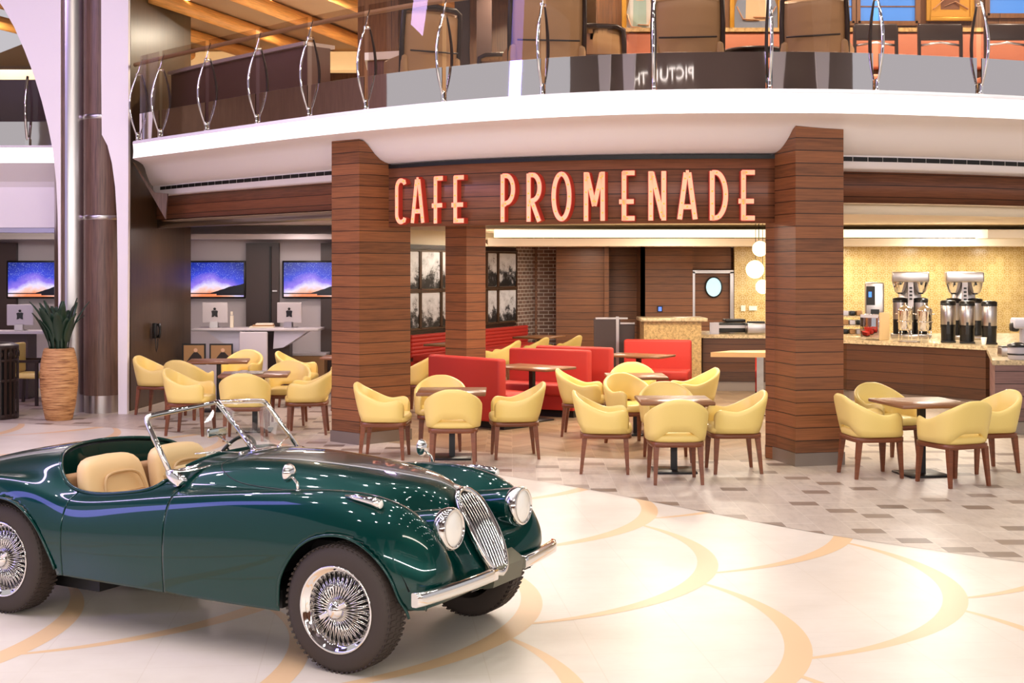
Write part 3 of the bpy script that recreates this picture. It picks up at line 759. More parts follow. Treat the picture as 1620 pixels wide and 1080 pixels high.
# ------------------------------------------------------------------ podium, counters
t = thing('stone_podium', 'tall granite host podium behind the orange-red booth', 'podium', (2.76, 23.0, .004), .0)
b = MB(); b.box((-.02, 0, .60), (.98, .72, 1.2)); b.build('body', M['granite'], t)
b = MB(); b.box((0, 0, 1.235), (1.14, .86, .06), bevel=.008, seg=1); b.build('top_slab', M['worktop'], t)
t = thing('service_gate', 'low brown panel gate left of the granite podium', 'gate', (1.68, 23.2, .004), 0)
b = MB(); b.box((-.02, 0, .62), (.46, .06, 1.24)); b.box((.30, .1, .58), (.34, .05, 1.12)); b.build('panel', M['darkbrown'], t)
b = MB(); b.box((.16, -.03, .64), (.05, .05, 1.26)); b.box((.06, -.01, 1.24), (.56, .05, .03)); b.box((.30, .07, 1.15), (.34, .05, .03)); b.build('post', M['steel'], t)
def counter(name, label, poly, ztop, wood, toe=.16):
    t = thing(name, label, 'counter', (0, 0, .004))
    cx = sum(p[0] for p in poly)/len(poly); cy = sum(p[1] for p in poly)/len(poly)
    def sh(o): return [(p[0]+(cx-p[0])/max(1e-6, math.hypot(p[0]-cx, p[1]-cy))*o, p[1]+(cy-p[1])/max(1e-6, math.hypot(p[0]-cx, p[1]-cy))*o) for p in poly]
    b = MB(); b.prism(sh(.05), toe, ztop-.06); fixn(b.build('cabinet', wood, t))
    b = MB(); b.prism(poly, ztop-.06, ztop); fixn(b.build('worktop', M['worktop'], t))
    b = MB(); b.prism(sh(.09), 0, toe); fixn(b.build('toe_kick', M['base'], t))
    return t
counter('service_counter', 'short granite-topped counter right of the podium, below the globes', [(3.26, 22.9), (4.75, 22.7), (4.75, 24.3), (3.26, 24.3)], .97, M['counter_wood'])
counter('coffee_counter', 'long dark wood counter with pale granite top under the coffee machines', [(5.1, 21.9), (5.32, 21.3), (6.3, 20.35), (6.98, 19.5), (9.5, 19.5), (9.5, 23.4), (5.1, 23.4)], .97, M['counter_wood'])
counter('corner_counter', 'lower purple-brown panelled counter at the right edge of the photo', [(6.10, 16.85), (9.3, 16.85), (9.3, 19.44), (6.95, 19.44)], .945, boards('corner_boards', (122, 92, 88), .16))
# high table with chrome legs beside the right pillar
t = thing('high_table', 'tan high table with chrome leg behind the right pillar\'s left edge', 'table', (3.35, 18.9, .004), .12)
b = MB(); b.prism([(-.55, -.05), (.75, -.42), (.9, .35), (-.15, .32)], .86, .925); b.build('tabletop', mat('tan_wood_top', (214, 172, 118), .35), t)
for (x, y) in ((.14, -.12), (.62, .1)):
    b = MB(); b.box((x, y, .43), (.10, .07, .86)); b.box((x, y, .015), (.22, .2, .03)); b.build('leg', M['chrome'], t)
# pendant globes
t0 = thing('pendant_cluster', 'cluster of three glowing glass globes hanging beside the right pillar', 'lamp', (3.83, 20.6, 2.85))
b = MB(); b.tube([(0, 0, 0), (0, 0, -.30)], .006, 6); b.tube([(-.05, 0, 0), (-.05, 0, -.6)], .004, 6); b.tube([(.06, 0, 0), (.06, 0, -.9)], .004, 6); b.build('cord', M['black'], t0)
for (x, z, r) in ((.02, -.43, .12), (-.06, -.75, .14), (.06, -1.02, .11)):
    b = MB(); b.sphere((x, 0, z), r, 24); b.build('globe', M['globe'], t0)

# ------------------------------------------------------------------ coffee equipment (counter top .974)
ZT = .975
def airpot(px, Y, label, ztop=ZT, cup=False, parent=None):
    t = thing('coffee_dispenser', label, 'coffee dispenser', (at(px, Y), Y, ztop), -.3, 'insulated coffee dispensers')
    b = MB(); b.box((0, -.05, .012), (.22, .34, .022), bevel=.006, seg=1); b.lathe([(.105, .02), (.108, .22), (.115, .24), (.115, .27)], 24, 0, Matrix.Translation((0, .02, 0))); b.build('stand', M['blackplastic'], t)
    b = MB(); b.lathe([(.108, .27), (.112, .28), (.112, .56), (.108, .57)], 28, 0, Matrix.Translation((0, .02, 0))); b.build('flask', M['steel'], t)
    b = MB(); b.lathe([(.117, .57), (.117, .63), (.09, .645), (.03, .65)], 28, 0, Matrix.Translation((0, .02, 0))); b.build('lid', M['blackplastic'], t)
    b = MB(); b.box((-.0, -.115, .27), (.035, .05, .10)); b.box((0, -.135, .19), (.05, .03, .12)); b.build('tap', M['blackplastic'], t)
    return t
airpot(1565, 20.15, 'steel and black coffee dispenser at the right, with a paper cup before it')
airpot(1530, 20.35, 'steel and black coffee dispenser in the middle of the front three')
airpot(1500, 20.6, 'steel and black coffee dispenser at the left of the front three')
t = tag(bpy.data.objects.new('paper_cup', None), 'white paper cup under the right coffee dispenser', 'cup'); COL.objects.link(t); t.location = (at(1557, 19.85), 19.86, ZT)
b = MB(); b.lathe([(.03, .0), (.044, .11), (.041, .11), (.028, .006)], 20, cap=False); b.lathe([(.0001, .004), (.03, .004)], 20, cap=False); b.build('cup_body', M['cup'], t)
def brewer(px, Y, label):
    t = thing('coffee_brewer', label, 'coffee machine', (at(px, Y), Y, ZT), -.25, 'twin coffee brewers')
    w = .58
    b = MB(); b.box((0, .16, .52), (w*.62, .22, 1.04), bevel=.01, seg=1); b.build('column', M['steel'], t)
    b = MB(); b.box((0, 0, 1.0), (w, .50, .17), bevel=.02); b.build('hood', M['steel'], t)
    b = MB(); b.box((0, -.05, .03), (w+.04, .56, .06), bevel=.01, seg=1); b.build('base', M['steel'], t)
    b = MB(); b.box((0, -.17, .72), (.085, .12, .42), 0); b.build('control_panel', M['grey'], t)
    for k in range(4):
        b = MB(); b.box((0, -.235, .82-.06*k), (.045, .012, .03)); b.build('button', M['blackplastic'], t)
    for s in (-1, 1):
        b = MB(); b.lathe([(.04, .72), (.085, .76), (.125, .91), (.13, .93)], 24, 0, Matrix.Translation((s*.165, -.09, 0))); b.build('brew_funnel', M['chrome'], t)
        b = MB(); b.box((s*.165, -.235, .885), (.03, .08, .03)); b.build('funnel_handle', M['blackplastic'], t)
        b = MB(); T = Matrix.Translation((s*.165, -.06, 0)); b.lathe([(.108, .30), (.112, .32), (.112, .58)], 24, 0, T); b.build('flask', M['steel'], t)
        b = MB(); b.lathe([(.118, .58), (.118, .645), (.05, .66)], 24, 0, T); b.lathe([(.11, .06), (.11, .30)], 24, 0, T); b.build('flask_stand', M['blackplastic'], t)
    return t
brewer(1440, 22.0, 'left twin coffee brewer with steel hood, behind the silver urns')
brewer(1525, 21.6, 'right twin coffee brewer with steel hood, behind the black dispensers')
def urn(px, Y, label):
    t = thing('milk_urn', label, 'urn', (at(px, Y), Y, ZT), 0, 'polished milk urns')
    b = MB(); b.lathe([(.085, .17), (.105, .19), (.108, .46), (.112, .47), (.112, .49), (.09, .53), (.03, .56), (.012, .565), (.018, .59), (.001, .60)], 28); b.build('vessel', M['chrome'], t)
    b = MB(); b.lathe([(.118, .30), (.122, .31), (.118, .32)], 28, cap=False); b.build('band', M['chrome'], t)
    for a in (45, 135, 225, 315):
        c, s = math.cos(math.radians(a)), math.sin(math.radians(a)); b = MB(); b.tube([(c*.10, s*.10, .20), (c*.115, s*.115, .0)], .008, 6); b.build('leg', M['chrome'], t)
    b = MB(); b.tube([(.105, 0, .43), (.16, 0, .43)], .009, 6); b.tube([(-.105, 0, .43), (-.16, 0, .43)], .009, 6); b.build('handle', M['chrome'], t)
    b = MB(); b.tube([(0, -.10, .20), (0, -.15, .20), (0, -.15, .15)], .010, 6); b.build('tap', M['chrome'], t)
    return t
urn(1432, 20.85, 'left polished milk urn with domed lid on the coffee counter')
urn(1463, 20.6, 'right polished milk urn with domed lid on the coffee counter')
t = thing('drip_tray', 'flat grey drip tray in front of the left milk urn', 'tray', (at(1440, 20.5), 20.55, ZT), -.75)
b = MB(); b.box((0, 0, .012), (.32, .10, .022), bevel=.006, seg=1); b.build('tray', M['steel'], t)
t = thing('espresso_machine', 'tall grey espresso machine with a small blue display', 'coffee machine', (at(1383, 22.6), 22.6, ZT), -.2)
b = MB(); b.box((0, 0, .45), (.30, .36, .90), bevel=.02); b.build('housing', M['steel'], t)
b = MB(); b.box((-.07, -.185, .68), (.14, .02, .32)); b.build('front_panel', M['black'], t)
b = MB(); b.box((-.08, -.2, .70), (.05, .01, .09)); b.build('display', mat('blue_display', (60, 120, 240), .3, emit=(70, 140, 255), es=1.2), t)
b = MB(); b.box((.0, -.19, .40), (.14, .06, .10)); b.build('spout', M['blackplastic'], t)
t = thing('ice_dispenser', 'small chrome box dispenser with tan side in front of the espresso machine', 'dispenser', (at(1383, 21.2), 21.25, ZT), -.75)
b = MB(); b.box((0, 0, .21), (.34, .26, .40), bevel=.015); b.build('housing', M['mirror'], t)
b = MB(); b.box((.19, 0, .22), (.04, .28, .44), bevel=.01); b.build('side_panel', mat('tan_panel', (214, 184, 136), .5), t)
b = MB(); b.box((0, -.13, .38), (.30, .02, .05)); b.build('header', M['grey'], t)
t = thing('cup_rack', 'wire rack of lids and cups at the left end of the coffee counter', 'rack', (at(1350, 21.75), 21.85, ZT), -.1)
for k in range(3):
    b = MB(); b.box((0, 0, .05+.15*k), (.36, .26, .025)); b.build('shelf', M['worktop'], t)
    for q in range(3):
        b = MB(); b.box((-.11+.11*q, 0, .105+.15*k), (.09, .2, .08), bevel=.015); b.build('lid_stack', [M['blackplastic'], M['tandark'], M['grey']][(q+k) % 3], t)
for s in (-1, 1):
    b = MB(); b.box((s*.18, .12, .22), (.02, .02, .44)); b.build('post', M['steel'], t)
t = thing('espresso_grinder', 'grey angular blender head cut off by the right edge of the photo', 'blender', (at(1612, 17.4), 17.4, .95), -.1)
b = MB(); b.box((.06, 0, .45), (.30, .22, .14), bevel=.03); b.build('head', M['grey'], t)
b = MB(); b.box((.10, .05, .2), (.14, .12, .40), bevel=.02); b.build('stem', M['grey'], t)
b = MB(); b.box((-.06, -.0, .40), (.10, .16, .12), bevel=.03); b.build('visor', M['black'], t)
for k, (px, Y) in enumerate(((1610, 17.0), (1594, 17.7))):
    t = thing('condiment_bin', ['round clear condiment bin with black lid at the photo\'s right edge', 'small steel napkin bin beside the round condiment bin'][k], 'container', (at(px, Y), Y, .95), 0)
    if k == 0:
        b = MB(); b.lathe([(.10, .0), (.12, .02), (.12, .16)], 24); b.build('bin', M['grey'], t)
        b = MB(); b.lathe([(.13, .16), (.13, .19), (.04, .22)], 24); b.lathe([(.125, .06), (.127, .07), (.125, .08)], 24, cap=False); b.build('lid', M['blackplastic'], t)
    else:
        b = MB(); b.box((0, 0, .06), (.22, .16, .12), bevel=.01); b.build('bin', M['steel'], t)
        b = MB(); b.box((0, 0, .125), (.2, .14, .015)); b.build('lid', M['black'], t)
# equipment on the short service counter
t = thing('griddle', 'black flat griddle on the short service counter', 'griddle', (at(1160, 23.5), 23.5, ZT), 0)
b = MB(); b.box((0, 0, .10), (.62, .5, .16), bevel=.01); b.build('body', M['black'], t)
b = MB(); b.box((-.05, -.2, .12), (.6, .14, .05)); b.build('tray', M['steel'], t)
b = MB(); b.box((.02, .05, .22), (.36, .36, .05), bevel=.015); b.build('plate', M['blackplastic'], t)
t = thing('toaster', 'small steel slot toaster by the right pillar', 'toaster', (at(1196, 23.1), 23.1, ZT), 0)
b = MB(); b.box((0, 0, .10), (.34, .26, .18), bevel=.015); b.build('housing', M['steel'], t)
b = MB(); b.box((0, 0, .20), (.28, .18, .04)); b.build('slots', M['black'], t)
t = thing('menu_holder', 'small clear menu holder on the short counter beside the podium', 'holder', (at(1130, 23.1), 23.1, ZT), 0)
b = MB(); b.box((0, 0, .10), (.16, .03, .2)); b.build('frame', M['grey'], t)
t = thing('wall_outlet', 'pair of white wall outlets on the gold tiled wall', 'outlet', (at(1176, 29.8), 29.82, 1.22))
b = MB(); b.box((0, 0, 0), (.10, .02, .13)); b.box((.22, 0, 0), (.18, .02, .10)); b.build('plate', M['cup'], t)
t = thing('card_reader', 'small lit card reader on the wood wall beside the door', 'reader', (at(1044, 29.58), 29.58, 1.21))
b = MB(); b.box((0, 0, 0), (.12, .03, .13)); b.build('housing', M['black'], t)
b = MB(); b.box((.0, -.018, 0), (.07, .01, .09)); b.build('screen', mat('reader_screen', (90, 130, 230), .3, emit=(90, 130, 255), es=.9), t)

# ================================================================== sign
sg = thing('cafe_sign', 'large lit red-edged letters reading CAFE PROMENADE on the wood fascia', 'sign', (0, 0, 0))
def arc(cx, cz, rx, rz, a0, a1, n=18): return [(cx+rx*math.cos(math.radians(a0+(a1-a0)*k/n)), cz+rz*math.sin(math.radians(a0+(a1-a0)*k/n))) for k in range(n+1)]
def letter(ch, w):   # strokes as centre lines in a w x 1 cell (heights are fractions)
    h = .075/ .55; e = .045
    if ch == 'C': return [[(w-.02, .86), (w*.86, .93)]+arc(w*.52, .78, w*.45, .17, 60, 180, 10)+arc(w*.52, .22, w*.45, .17, 180, 300, 10)+[(w*.86, .07), (w-.02, .14)]]
    if ch == 'A': return [[(.03, 0.02), (w/2-.03, .95)], [(w/2-.03, .95), (w/2+.03, .95)], [(w/2+.03, .95), (w-.03, 0.02)], [(w*.24, .27), (w*.76, .27)]]
    if ch == 'F': return [[(.10, 0.0), (.10, .98)], [(.07, .95), (w, .95)], [(.0, .38), (w*.94, .38)]]
    if ch == 'E': return [[(.10, 0.0), (.10, .98)], [(.07, .95), (w, .95)], [(.0, .38), (w*.94, .38)], [(.07, .045), (w, .045)]]
    if ch == 'P': return [[(.06, 0.0), (.06, .98)], [(.06, .95)]+arc(w*.42, .67, w*.48, .28, 90, -90)+[(.06, .33)]]
    if ch == 'R': return [[(.06, 0.0), (.06, .98)], [(.06, .95)]+arc(w*.42, .69, w*.46, .26, 90, -90)+[(.06, .40)], [(w*.40, .40), (w-.05, 0.0)]]
    if ch == 'O': return [arc(w/2, .5, w/2-.04, .455, 90, 450, 40)]
    if ch == 'M': return [[(.05, 0.0), (.05, .98)], [(.07, .96), (w/2, .30)], [(w/2, .30), (w-.07, .96)], [(w-.05, .98), (w-.05, 0.0)]]
    if ch == 'N': return [[(.05, 0.0), (.05, .98)], [(.07, .96), (w-.07, .05)], [(w-.05, 0), (w-.05, .98)]]
    if ch == 'D': return [[(.06, 0.0), (.06, .98)], [(.06, .95)]+arc(w*.35, .5, w*.58, .45, 90, -90, 24)+[(.06, .05)]]
BULB = [None]
def ribbon(mb, pts, t, y0, y1):
    n = len(pts); Lp = []; Rp = []
    for i in range(n):
        a = pts[max(0, i-1)]; b = pts[min(n-1, i+1)]
        if math.hypot(pts[0][0]-pts[-1][0], pts[0][1]-pts[-1][1]) < 1e-6 and i in (0, n-1): a, b = pts[-2], pts[1]
        dx, dz = b[0]-a[0], b[1]-a[1]; l = math.hypot(dx, dz) or 1; nx, nz = -dz/l*t/2, dx/l*t/2
        Lp.append((pts[i][0]+nx, pts[i][1]+nz)); Rp.append((pts[i][0]-nx, pts[i][1]-nz))
    vs = [(p[0], y0, p[1]) for p in Lp]+[(p[0], y0, p[1]) for p in Rp]+[(p[0], y1, p[1]) for p in Lp]+[(p[0], y1, p[1]) for p in Rp]
    fs = []; 
    for i in range(n-1):
        fs += [(i, i+1, n+i+1, n+i), (2*n+i, 2*n+i+1, i+1, i), (n+i, n+i+1, 3*n+i+1, 3*n+i)]
    fs += [(0, n, 3*n, 2*n), (n-1, 2*n-1, 4*n-1, 3*n-1)]
    mb.add(vs, fs)
text = [('C', 627, 643), ('A', 651, 672), ('F', 684, 702), ('E', 715, 735), ('P', 792, 815), ('R', 833, 857), ('O', 874, 904), ('M', 924, 957), ('E', 980, 1004), ('N', 1026, 1054), ('A', 1073, 1102), ('D', 1122, 1150), ('E', 1168, 1194)]
for ch, xa, xb in text:
    i = lip_at_px((xa+xb)/2, 1.0); i = min(np.linspace(i-9, i+9, 400), key=lambda q: abs(810+FP*lip(q, .985*kd(q))[0]/lip(q, .985*kd(q))[1]-(xa+xb)/2)); x, y, nx, ny = lip(i, .985*kd(i))
    sx = abs(math.cos(math.atan2(-nx, ny)))
    w = (xb-xa)*y/FP/max(.6, (sx+ .0))
    rz = math.atan2(-nx, ny)
    lt = thing('x', 'x', 'x', (x, y, 2.645), rz); del lt['label']; del lt['category']; lt.name = 'letter'; lt.parent = sg
    H = .555
    side = MB(); face = MB()
    for st in letter(ch, w/H):
        pts = [((p[0]-w/H/2)*H, p[1]*H) for p in st]
        ribbon(side, pts, .066, -.008, .075); ribbon(face, pts, .050, -.014, -.007)
    fixn(side.build('letter_return', M['letterside'], lt)); fixn(face.build('letter_face', M['letterface'], lt))
    for st in letter(ch, w/H):
        pts = [((p[0]-w/H/2)*H, p[1]*H) for p in st]; acc = .05
        for a, b in zip(pts, pts[1:]):
            d = math.hypot(b[0]-a[0], b[1]-a[1]); q_ = acc
            while q_ < d:
                if BULB[0] is None: bb_ = MB(); bb_.sphere((0, 0, 0), .010, 8); BULB[0] = bb_.build('bulb', M['bulb'], lt); bo = BULB[0]
                else: bo = BULB[0].copy(); COL.objects.link(bo); bo.parent = lt
                bo.location = (a[0]+(b[0]-a[0])*q_/d, -.018, a[1]+(b[1]-a[1])*q_/d); q_ += .135
            acc = q_-d

# ================================================================== left side: wing wall, columns, shop
mb = MB(); mb.prism([(-5.78, 19.75), (-5.66, 19.70), (-5.42, 22.4), (-5.54, 22.45)], 0, 8.0); fixn(struct(mb, 'wall_left', M['wing_wood']))
mb = MB(); mb.slab_xz([(at(x, 19.8), zat(y, 19.8)) for x, y in [(204, 246), (262, 347), (265, 306), (243, 304), (220, 270)]], 19.8, 19.86); fixn(struct(mb, 'trim_5', M['column_wood']))
YC = 19.35
T = Matrix.Translation((at(114, YC+.3), YC+.3, 0))
mb = MB(); mb.lathe([(.25, 0), (.25, 8)], 40, 0, T); struct(mb, 'column', M['steel'])
T = Matrix.Translation((at(159, YC+.15), YC+.22, 0))
mb = MB(); mb.lathe([(.262, .26), (.262, 8)], 40, 0, T); col_ = struct(mb, 'column', M['column_wood'])
b = MB(); b.lathe([(.255, 0), (.255, .265)], 40, 0, T); b.build('column_base', M['steel'], col_)
for z in (2.86, 4.33):
    b = MB(); b.lathe([(.263, z-.035), (.27, z-.03), (.27, z+.03), (.263, z+.035)], 40, 0, T, cap=False); b.build('steel_ring', M['steel'], col_)
mb = MB(); c0 = at(97, YC); mb.box((c0, YC+.2, 4), (.07, .3, 8)); struct(mb, 'column', M['column_wood'])
def pz_(px, py, Y): return (at(px, Y), zat(py, Y))
Yw = YC-.08
poly = [pz_(x, y, Yw) for x, y in [(203, -120), (203, 300), (201, 656), (187, 656), (186, 420), (185, 345), (182, 295), (177, 258), (170, 230), (161, 213), (160, 120), (160, -120)]]
mb = MB(); mb.slab_xz(poly, Yw, Yw+.10); fixn(struct(mb, 'column_fin', M['white']))
arcp = [(-40, -60), (-12, -12), (5, 12), (22, 42), (38, 78), (54, 120), (66, 160), (76, 200), (84, 240), (89, 290), (91, 340), (92, 400), (93, 652), (96, 652), (96, -120), (-40, -120)]
Ya = YC+.02
mb = MB(); mb.slab_xz([pz_(x, y, Ya) for x, y in arcp], Ya, Ya+.16); fixn(struct(mb, 'arch_panel', M['white']))
# left balcony piece behind the arch
mb = MB(); prof = [(20.0, 3.97), (19.95, 3.95)]
x0, x1 = -11, -6.62
mb.grid([[(x, y, z) for (y, z) in [(20.9, 3.97), (20.0, 3.97), (19.98, 3.94)]] for x in (x0, x1)], 0, False)
mb.grid([[(x, y, z) for (y, z) in [(19.98, 3.70), (20.1, 3.60), (20.3, 3.44), (20.35, 3.36), (20.35, 2.74), (21.5, 2.74)]] for x in (x0, x1)], 0, False)
struct(mb, 'balcony_slab', M['white'])
mb = MB(); mb.box(((x0+x1)/2, 20.0, 3.82), (x1-x0, .03, .23)); struct(mb, 'light_strip', M['band'])
mb = MB(); mb.box(((x0+x1)/2, 20.5, 2.70), (x1-x0, .3, .07)); struct(mb, 'trim_6', M['steel'])
# shop walls
YB = 23.4
mb = MB(); mb.box((-6.6, YB+.06, 1.45), (9.6, .12, 2.9)); struct(mb, 'wall_back', M['shopwhite'])
mb = MB(); mb.box((-2.0, 22.6, 1.45), (.12, 2.2, 2.9)); struct(mb, 'wall_right', M['darkbrown'])
mb = MB(); mb.box((-11.5, 19, 4), (.12, 10, 8)); struct(mb, 'wall_left', M['column_wood'])
def dk(pa, pb, Y, name='door_2'):
    xa, xb = at(pa, Y), at(pb, Y); m = MB(); m.box(((xa+xb)/2, Y, 1.28), (xb-xa, .10, 2.56)); o = m.build(name, M['darkbrown'], kind='structure'); return o
o = dk(390, 442, YB-.06); b = MB(); b.box((at(428, YB-.12), YB-.13, 1.3), (.03, .05, 2.4)); b.build('door_frame', M['dark'], o); b = MB(); b.box((at(435, YB-.12), YB-.14, 1.72), (.08, .02, .025)); b.build('door_handle', M['steel'], o)
dk(508, 545, YB-.06, 'door_3'); dk(-60, 27, YB-.06, 'door_4')
mb = MB(); mb.box((-6.6, YB-.3, 2.66), (9.4, .7, .09)); struct(mb, 'trim_7', M['shopwhite'])
def tv(px, py, label, Y=YB-.12):
    t = thing('wall_television', label, 'television', (at(px, Y), Y, zat(470.5, Y)+.015), 0, 'televisions in the photo shop')
    b = MB(); b.box((0, .02, .30), (1.12, .06, .66), bevel=.008, seg=1); b.build('housing', M['black'], t)
    b = MB(); b.add([(-.53, -.0145, 0), (.53, -.0145, 0), (.53, -.0145, .60), (-.53, -.0145, .60)], [(0, 1, 2, 3)]); b.build('screen', M['screen'], t)
tv(338, 0, 'wall television with a starry sunset, centre of the shop behind the left tables')
tv(497, 0, 'wall television with a starry sunset cut off by the left wooden pillar')
tv(61, 0, 'wall television with a starry sunset at the far left above the plant')
# desk
Yd = 22.2
t = thing('reception_desk', 'white desk with tapered lavender fronts in the photo shop', 'desk', (at(410, Yd), Yd, .004))
xa, xb = at(311, Yd)-at(410, Yd), at(509, Yd)-at(410, Yd)
b = MB(); b.box(((xa+xb)/2, 0, 1.10), (xb-xa, .75, .04), bevel=.008, seg=1); b.build('desktop', M['shopwhite'], t)
def zz(py): return zat(py, Yd-.3)
for k, pl in enumerate(([(322, 521), (381, 521), (381, 560), (372, 556)], [(434, 521), (492, 521), (448, 550), (432, 552)])):
    b = MB(); p = [(at(x, Yd-.3)-at(410, Yd), zz(y)) for x, y in pl]
    b.slab_xz(p, -.3, .25); fixn(b.build('front_panel', M['grey'], t))
b = MB(); b.box((.05, .2, .54), (.9, .3, 1.06)); b.build('carcass', M['darkbrown'], t)
t = thing('white_chair', 'plain white high-back chair in front of the white desk', 'chair', (at(401, Yd-.6), Yd-.6, .004), 0)
b = MB(); b.box((0, 0, .72), (.46, .06, .72), bevel=.02); b.build('backrest', M['shopwhite'], t)
b = MB(); b.box((0, -.2, .42), (.46, .44, .07), bevel=.02); b.build('seat', M['shopwhite'], t)
b = MB()
for sx in (-1, 1):
    for sy in (0, -.4): b = MB(); b.bar((sx*.2, sy, .40), (sx*.2, sy, 0), .03); b.build('leg', M['steel'], t)
def imac(px, py, Y, label, rz=0, ztop=1.125):
    t = thing('desktop_computer', label, 'computer', (at(px, Y), Y, ztop), rz, 'desktop computers in the photo shop')
    b = MB(); b.box((0, 0, .25), (.42, .035, .34), bevel=.012); b.build('display', M['shopwhite'], t)
    b = MB(); b.add([(-.10, .04, 0), (.10, .04, 0), (.10, .20, 0), (-.10, .20, 0), (-.10, .04, .01), (.10, .04, .01), (.10, .20, .01), (-.10, .20, .01)], [(0, 1, 5, 4), (1, 2, 6, 5), (2, 3, 7, 6), (3, 0, 4, 7), (4, 5, 6, 7)]); b.box((0, -.06, .05), (.13, .1, .10)); b.build('stand', M['steel'], t)
    b = MB(); T = Matrix.Translation((0, -.022, .26)) @ Matrix.Rotation(PI/2, 4, 'X'); b.lathe([(.0001, .003), (.022, .003), (.022, -.003)], 18, 0, T @ Matrix.Translation((0, .055, 0))); b.slab_xz([(-.055, .02), (-.02, .03), (.0, .022), (.02, .03), (.055, .02), (.045, -.03), (.05, -.085), (.012, -.075), (0, -.06), (-.012, -.075), (-.05, -.085), (-.045, -.03)], -.004, .002, 0, Matrix.Translation((0, -.022, .26))); fixn(b.build('emblem', M['black'], t))
imac(340, 0, Yd, 'white desktop computer on the left of the white desk', .05)
imac(458, 0, Yd, 'white desktop computer on the right of the white desk', -.1)
imac(32, 0, 21.6, 'white desktop computer at the far left beside the trash bin', .1, 1.11)
t = thing('catalogue_stack', 'stack of magazines on the white desk between the computers', 'magazines', (at(415, Yd), Yd, 1.125), .1)
for k in range(3): b = MB(); b.box((.02*k, 0, .014+.024*k), (.40-.06*k, .3, .022)); b.build('magazine', [M['cream'], M['tandark'], M['cream']][k], t)
t = thing('card_tower', 'narrow cream card holder standing beside the left computer', 'holder', (at(366, Yd), Yd+.05, 1.125), 0)
b = MB(); b.box((0, 0, .10), (.05, .05, .2)); b.box((0, -.02, .24), (.035, .02, .06)); b.build('body', M['cream'], t)
portrait = [M['tandark'], M['darkframe'], M['skin']]
for k, px in enumerate((307, 350)):
    t = thing('framed_portrait', ['small black-framed photo of a seated person, left one below the desk', 'small black-framed photo of a seated person, right one below the desk'][k], 'picture', (at(px, 21.6), 21.6, .552), 0, 'framed portraits below the desk')
    b = MB(); b.box((0, 0, .17), (.38, .02, .34)); b.build('frame', M['black'], t)
    b = MB(); b.box((0, -.012, .17), (.33, .004, .29), 0); b.slab_xz([(-.13, .03), (-.05, .14), (0, .20), (.06, .20), (.12, .14), (.15, .03)], -.018, -.014, 1); T = Matrix.Translation((.03, -.019, .235)) @ Matrix.Rotation(PI/2, 4, 'X'); b.lathe([(.0001, .001), (.032, .001)], 16, 2, T, cap=False); b.build('photograph', portrait, t)
mb = MB(); mb.box((at(330, 21.6), 21.6, .275), (.92, .24, .55)); tag(struct_ := mb.build('low_cabinet', M['shopwhite']), 'low white cabinet carrying the two framed portraits', 'cabinet')
t = thing('side_unit', 'beige storage box under the right half of the white desk', 'cabinet', (at(487, 22.9), 22.9, .004), 0)
b = MB(); b.box((0, 0, .31), (.62, .4, .6)); b.build('carcass', M['tandark'], t); b = MB(); b.box((0, 0, .64), (.7, .44, .04)); b.build('top', M['shopwhite'], t)
# far-left desk and chair
t = thing('reception_desk', 'white-topped desk over dark base at the far left behind the plant', 'desk', (at(25, 21.6), 21.6, .004))
b = MB(); b.box((0, 0, 1.08), (1.3, .6, .04)); b.build('desktop', M['shopwhite'], t); b = MB(); b.box((-.2, .05, .53), (.9, .4, 1.05)); b.build('carcass', M['darkbrown'], t)
t = thing('wood_arm_chair', 'yellow chair with dark wooden arms behind the trash bin at far left', 'chair', (at(50, 20.7), 20.7, .004), math.radians(80))
b = MB(); b.box((0, 0, .45), (.52, .50, .08), bevel=.03); b.build('seat', M['yellow'], t)
b = MB(); b.box((0, .27, .72), (.50, .08, .46), bevel=.03); b.build('backrest', M['yellow'], t)
for sx in (-1, 1):
    b = MB(); b.bar((sx*.27, -.24, .66), (sx*.27, -.24, 0), .04); b.build('leg', M['darkframe'], t)
    b = MB(); b.bar((sx*.27, .26, .66), (sx*.27, .30, 0), .04); b.build('leg', M['darkframe'], t)
    b = MB(); b.box((sx*.27, 0, .68), (.05, .58, .04)); b.build('arm', M['darkframe'], t)
# wall telephone
ph = thing('wall_telephone', 'black telephone hanging on the brown wing wall with a coiled cord', 'telephone', (-5.545, 20.55, 1.15), math.radians(85))
b = MB(); b.box((0, -.02, 0), (.10, .06, .24), bevel=.01); b.build('cradle', M['black'], ph)
b = MB(); b.tube([(0.02, -.07, -.11), (0.02, -.09, -.06), (0.02, -.095, 0), (0.02, -.09, .06), (0.02, -.07, .11)], [.03, .022, .018, .022, .03], 10); b.build('handset', M['blackplastic'], ph)
b = MB(); b.tube([(0.02, -.06, -.12), (.0, -.06, -.24), (-.03, -.05, -.32), (-.05, -.05, -.26), (-.04, -.04, -.12)], .008, 6); b.build('cord', M['blackplastic'], ph)
